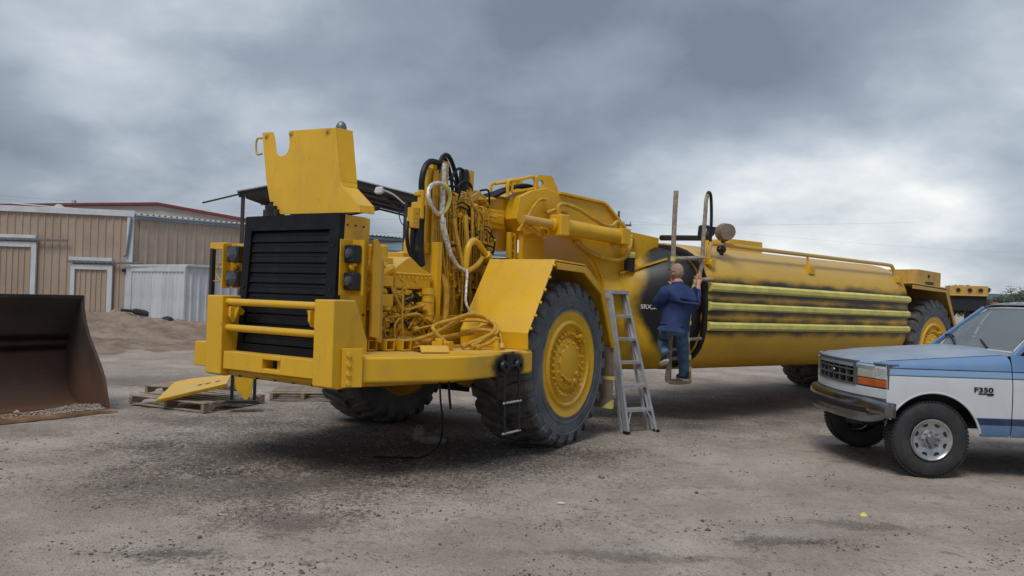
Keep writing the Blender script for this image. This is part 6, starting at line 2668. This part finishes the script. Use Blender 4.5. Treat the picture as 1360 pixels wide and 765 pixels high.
# ================================================================== loader bucket with rubble
BK = empty('loader_bucket', (-5.38, 10.72, 0), math.atan2(.812, .583), 'dark rusty loader bucket lying on the dirt at the left', 'loader bucket')
edge = [(.0, .0), (.03, .10), (.07, .22), (.15, .44), (.26, .60), (.40, .76), (.60, .98), (.72, 1.18), (.80, 1.38), (.83, 1.53)]
back = [(.93, 1.53), (1.10, 1.28), (1.25, .97), (1.32, .66), (1.27, .34), (1.12, .10), (.9, .0)]
for x0 in (-.04, -2.90):
    m = MB()
    m.prism(edge + back, 'x', x0, x0 + .04)
    m.build('side_plate', 'bucket_shell', BK, .004)
shell = [(.85, 1.53), (1.03, 1.27), (1.18, .96), (1.245, .66), (1.20, .36), (1.07, .13), (.87, .03), (.5, .018)]
m = MB()
sm_ = []
for i in range(len(shell) - 1):
    for k in range(4):
        t = k / 4
        a, b, c, d_ = (Vector(shell[max(i - 1, 0)]), Vector(shell[i]), Vector(shell[i + 1]), Vector(shell[min(i + 2, len(shell) - 1)]))
        q = .5 * ((2 * b) + (c - a) * t + (2 * a - 5 * b + 4 * c - d_) * t * t + (3 * b - a - 3 * c + d_) * t ** 3)
        sm_.append((q.x, q.y))
sm_.append(shell[-1])
m.sheet(sm_[::-1], 'x', -2.86, -.04, .028)
m.build('back_shell', 'bucket_shell', BK, angle=40)
m = MB()
m.prism([(-.06, 0.0), (-.03, .028), (.52, .034), (.90, .048), (.90, .0)], 'x', -2.86, -.041)
m.build('floor_plate', 'rust_floor', BK)
m = MB()
m.prism([(-.14, .004), (-.12, .034), (.06, .050), (.06, .004)], 'x', -2.93, .03)
m.build('cutting_edge', 'rust_floor', BK, .004)
m = MB()
m.box(-2.90, .0, .82, .90, 1.50, 1.56)
m.build('top_beam', 'rust_bucket', BK, .01)
# rubble on the bucket floor
m = MB()
rr3 = random.Random(5)
for k in range(2200):
    x = -.06 - abs(rr3.gauss(0, .42))
    y = rr3.uniform(.0, .34)
    if x < -1.3:
        continue
    hh = .085 * max(0, 1 - abs(x + .35) / .75) * max(.2, 1 - abs(y - .17) / .2)
    r = rr3.uniform(.005, .015)
    z = .045 + rr3.random() * hh
    m.add([(x + (p[0] + rr3.uniform(-.3, .3)) * r, y + (p[1] + rr3.uniform(-.3, .3)) * r, z + (p[2] + rr3.uniform(-.3, .3)) * r * .8) for p in ico], icf)
o = m.build('rubble', 'rubble', recalc=False, angle=20)
o.location, o.rotation_euler = BK.location, BK.rotation_euler
tag(o, 'pale crushed rubble lying on the floor of the bucket', 'rubble', kind='stuff')
m = MB()
r = .05
m.add([(p[0] * r, p[1] * r, p[2] * r * .7 + .03) for p in [(1, 0, 0), (-.9, .2, 0), (.1, 1.1, .1), (-.1, -.9, 0), (.1, .1, .9), (0, 0, -.6)]], icf)
o = m.build('stone_lump', 'rubble', angle=20)
o.location = BK.matrix_basis @ Vector((-1.05, .30, .04))
tag(o, 'single pale lump lying apart from the rubble in the bucket', 'stone')

# ================================================================== pallets and the loose yellow parts on them


def pallet(loc, rz, lx, ly, nb_, label):
    p = empty('wooden_pallet', loc, rz, label, 'pallet', 'wooden pallets on the ground')
    first = None
    st_ = MB()
    st_.prism([(0, .0), (.18, .0), (.22, .035), (ly * .42, .035), (ly * .45, 0), (ly * .58, 0), (ly * .61, .035), (ly - .22, .035), (ly - .18, 0), (ly, 0), (ly, .09), (0, .09)], 'x', -.025, .025)
    s0 = st_.build('stringer', 'wood_old', p, .003)
    s0.location = (-.03, 0, .018)
    for k in (1, 2):
        copy_of(s0, p, (-.03 - k * (lx - .06) / 2, 0, .018))
    for k in range(nb_):
        y = (ly - .09) * k / (nb_ - 1)
        if first is None:
            m = MB()
            m.box(-lx, 0, 0, .09, 0, .018)
            first = m.build('deck_board', 'wood_old', p, .003)
            o_ = first
        else:
            o_ = copy_of(first, p)
        o_.location = (random.uniform(-.015, .015), y, .110 + random.uniform(0, .004))
        o_.rotation_euler = (0, rad(random.uniform(-.4, .4)), rad(random.uniform(-.8, .8)))
        if k in (0, nb_ // 2, nb_ - 1):
            copy_of(first, p, (0, y, .0))
    return p


pallet((-4.15, 10.80, .01), rad(-23.6), 1.42, 1.22, 8, 'weathered wooden pallet under the tilted yellow cover panel')
pallet((-4.60, 12.30, .01), rad(-12), 1.20, 1.00, 7, 'second wooden pallet behind the yellow cover panel')
pallet((-2.70, 12.35, .01), rad(8), 1.0, .9, 6, 'wooden pallet on the ground under the tractor bumper')
# tilted cover panel
CPN = empty('cover_panel', (-4.3, 11.2, .14), 0, 'tilted flat yellow cover panel resting on the wooden pallet', 'panel')
q = [Vector((-4.86, 10.93, .155)), Vector((-3.93, 11.02, .40)), Vector((-4.08, 11.62, .46)), Vector((-4.90, 11.62, .33))]
nrm = (q[1] - q[0]).cross(q[3] - q[0]).normalized()
off = Vector(CPN.location)
m = MB()
vs = [p - off for p in q] + [p - off - nrm * .02 for p in q]
m.add(vs, [(0, 1, 2, 3), (7, 6, 5, 4), (0, 4, 5, 1), (1, 5, 6, 2), (2, 6, 7, 3), (3, 7, 4, 0)])
a, b = q[0] - off, q[1] - off
m.add([a - nrm * .02, b - nrm * .02, b - nrm * .05 + Vector((0, .01, 0)), a - nrm * .05 + Vector((0, .01, 0)), a - nrm * .02 + Vector((0, .02, 0)), b - nrm * .02 + Vector((0, .02, 0)), b - nrm * .05 + Vector((0, .03, 0)), a - nrm * .05 + Vector((0, .03, 0))],
      [(0, 1, 2, 3), (7, 6, 5, 4), (2, 6, 7, 3), (1, 5, 6, 2), (0, 3, 7, 4)])
m.build('plate', 'yellow', CPN, .004)
for t, u_ in ((.55, .42), (.68, .40), (.83, .42)):
    m = MB()
    c = q[0].lerp(q[1], t).lerp(q[3].lerp(q[2], t), u_) - off + nrm * .002
    e1 = (q[1] - q[0]).normalized()
    e2 = nrm.cross(e1)
    m.add([c + e1 * (math.cos(k * PI / 5) * .045) + e2 * (math.sin(k * PI / 5) * .012) for k in range(10)] + [c + e1 * (math.cos(k * PI / 5) * .04) + e2 * (math.sin(k * PI / 5) * .010) + nrm * .003 for k in range(10)],
          [(k, (k + 1) % 10, 10 + (k + 1) % 10, 10 + k) for k in range(10)] + [tuple(range(10, 20))])
    m.build('slot', 'truck_dark', CPN)
# black step frame with a yellow bracket, standing at the end of the pallet
SF = empty('boarding_step', (-3.85, 11.02, .14), rad(12), 'black two-post step frame with yellow bracket at the pallet end', 'step frame')
m = MB()
m.box(-.02, .02, -.03, .03, 0, .40)
m.cyl((0, 0, .399), (0, 0, .44), .022)
m.build('post', 'black_paint', SF, .004)
m = MB()
m.box(.28, .32, -.03, .03, .02, .34)
m.build('post', 'black_paint', SF, .004)
m = MB()
m.box(-.06, .36, -.09, .09, -.01, .035)
m.build('tread', 'black_paint', SF, .006)
m = MB()
m.prism([(.03, .37), (.10, .40), (.13, .365), (.28, .36), (.32, .33), (.27, .27), (.26, .12), (.20, .02), (.16, .02), (.14, .10), (.06, .16), (.02, .26)], 'y', -.01, .015)
m.build('bracket', 'yellow', SF, .004)
m = MB()
m.tube([(-4.35, 12.2, .36), (-4.86, 12.15, .30), (-5.02, 12.12, .24), (-5.0, 12.0, .17), (-4.75, 11.9, .15)], .018, 7)
o = m.build('bent_tube', 'yellow')
tag(o, 'bent yellow grab tube lying behind the cover panel', 'tube')

# ================================================================== another old machine behind the tank
OM = empty('old_scraper', (12.68, 22, 0), rad(-20), 'old faded yellow scraper frame parked behind the tank end', 'scraper')
m = MB()
m.box(-.50, .42, -.4, .4, 2.14, 2.40)
m.box(-.50, .42, -.42, .42, 2.12, 2.15)
b_ = m.build('top_frame', 'yellow_old', OM, .01)
m = MB()
for x in (-.30, -.02, .24):
    m.cyl((x, -.43, 2.28), (x, -.40, 2.28), .055, n=10)
m.build('frame_holes', 'truck_dark', OM)
m = MB()
m.box(-.46, .40, -.35, .35, 1.72, 2.12)
m.build('engine_bay', 'truck_dark', OM)
m = MB()
m.box(-.06, .06, -.1, .1, .6, 1.75)
m.box(-.6, .5, -.3, .3, .7, 1.1)
m.build('lower_frame', 'rust_bucket', OM, .01)
for x in (-.6, 1.0):
    m = MB()
    m.lathe([(.3, -.25), (.55, -.27), (.64, -.18), (.66, 0), (.64, .18), (.55, .27), (.3, .25)], (x, -.1, .66), 'y', 28)
    m.build('wheel', 'tyre_small', OM)
m = MB()
m.box(-1.2, -.5, -.3, .2, 1.2, 1.5, rot=rotmat('Y', -25))
m.box(-1.0, -.6, -.35, .1, 1.55, 1.70, rot=rotmat('Y', -25))
m.build('hinge_arms', 'yellow_old', OM, .01)

# ================================================================== bits on the ground
def lump(name, mat, loc, r, sx, sy, sz, label, cat, seed):
    rn = random.Random(seed)
    m = MB()
    m.sphere((0, 0, 0), 1.0, 9, 6)
    m.v = [(p[0] * r * sx * rn.uniform(.75, 1.2), p[1] * r * sy * rn.uniform(.75, 1.2), p[2] * r * sz * rn.uniform(.75, 1.2)) for p in m.v]
    o = m.build(name, mat, angle=25)
    o.location = loc
    return tag(o, label, cat)


lump('concrete_chunk', 'concrete', (-1.04, 9.36, .07), .11, .8, .7, 1.0, 'upright grey concrete chunk under the tractor', 'stone', 1)
lump('concrete_chunk', 'concrete', (-.86, 9.22, .04), .12, 1.5, .7, .5, 'flat grey concrete chunk beside the hanging cable', 'stone', 2)
lump('yellow_scrap', 'tape_yellow', (2.965, 6.55, .02), .03, 1, .8, .9, 'crumpled scrap of yellow tape on the bare dirt', 'litter', 3)
lump('white_butt', 'white_paint', (.47, 6.68, .012), .012, 3.2, .7, .7, 'tiny white stub lying on the dirt in the foreground', 'litter', 4)
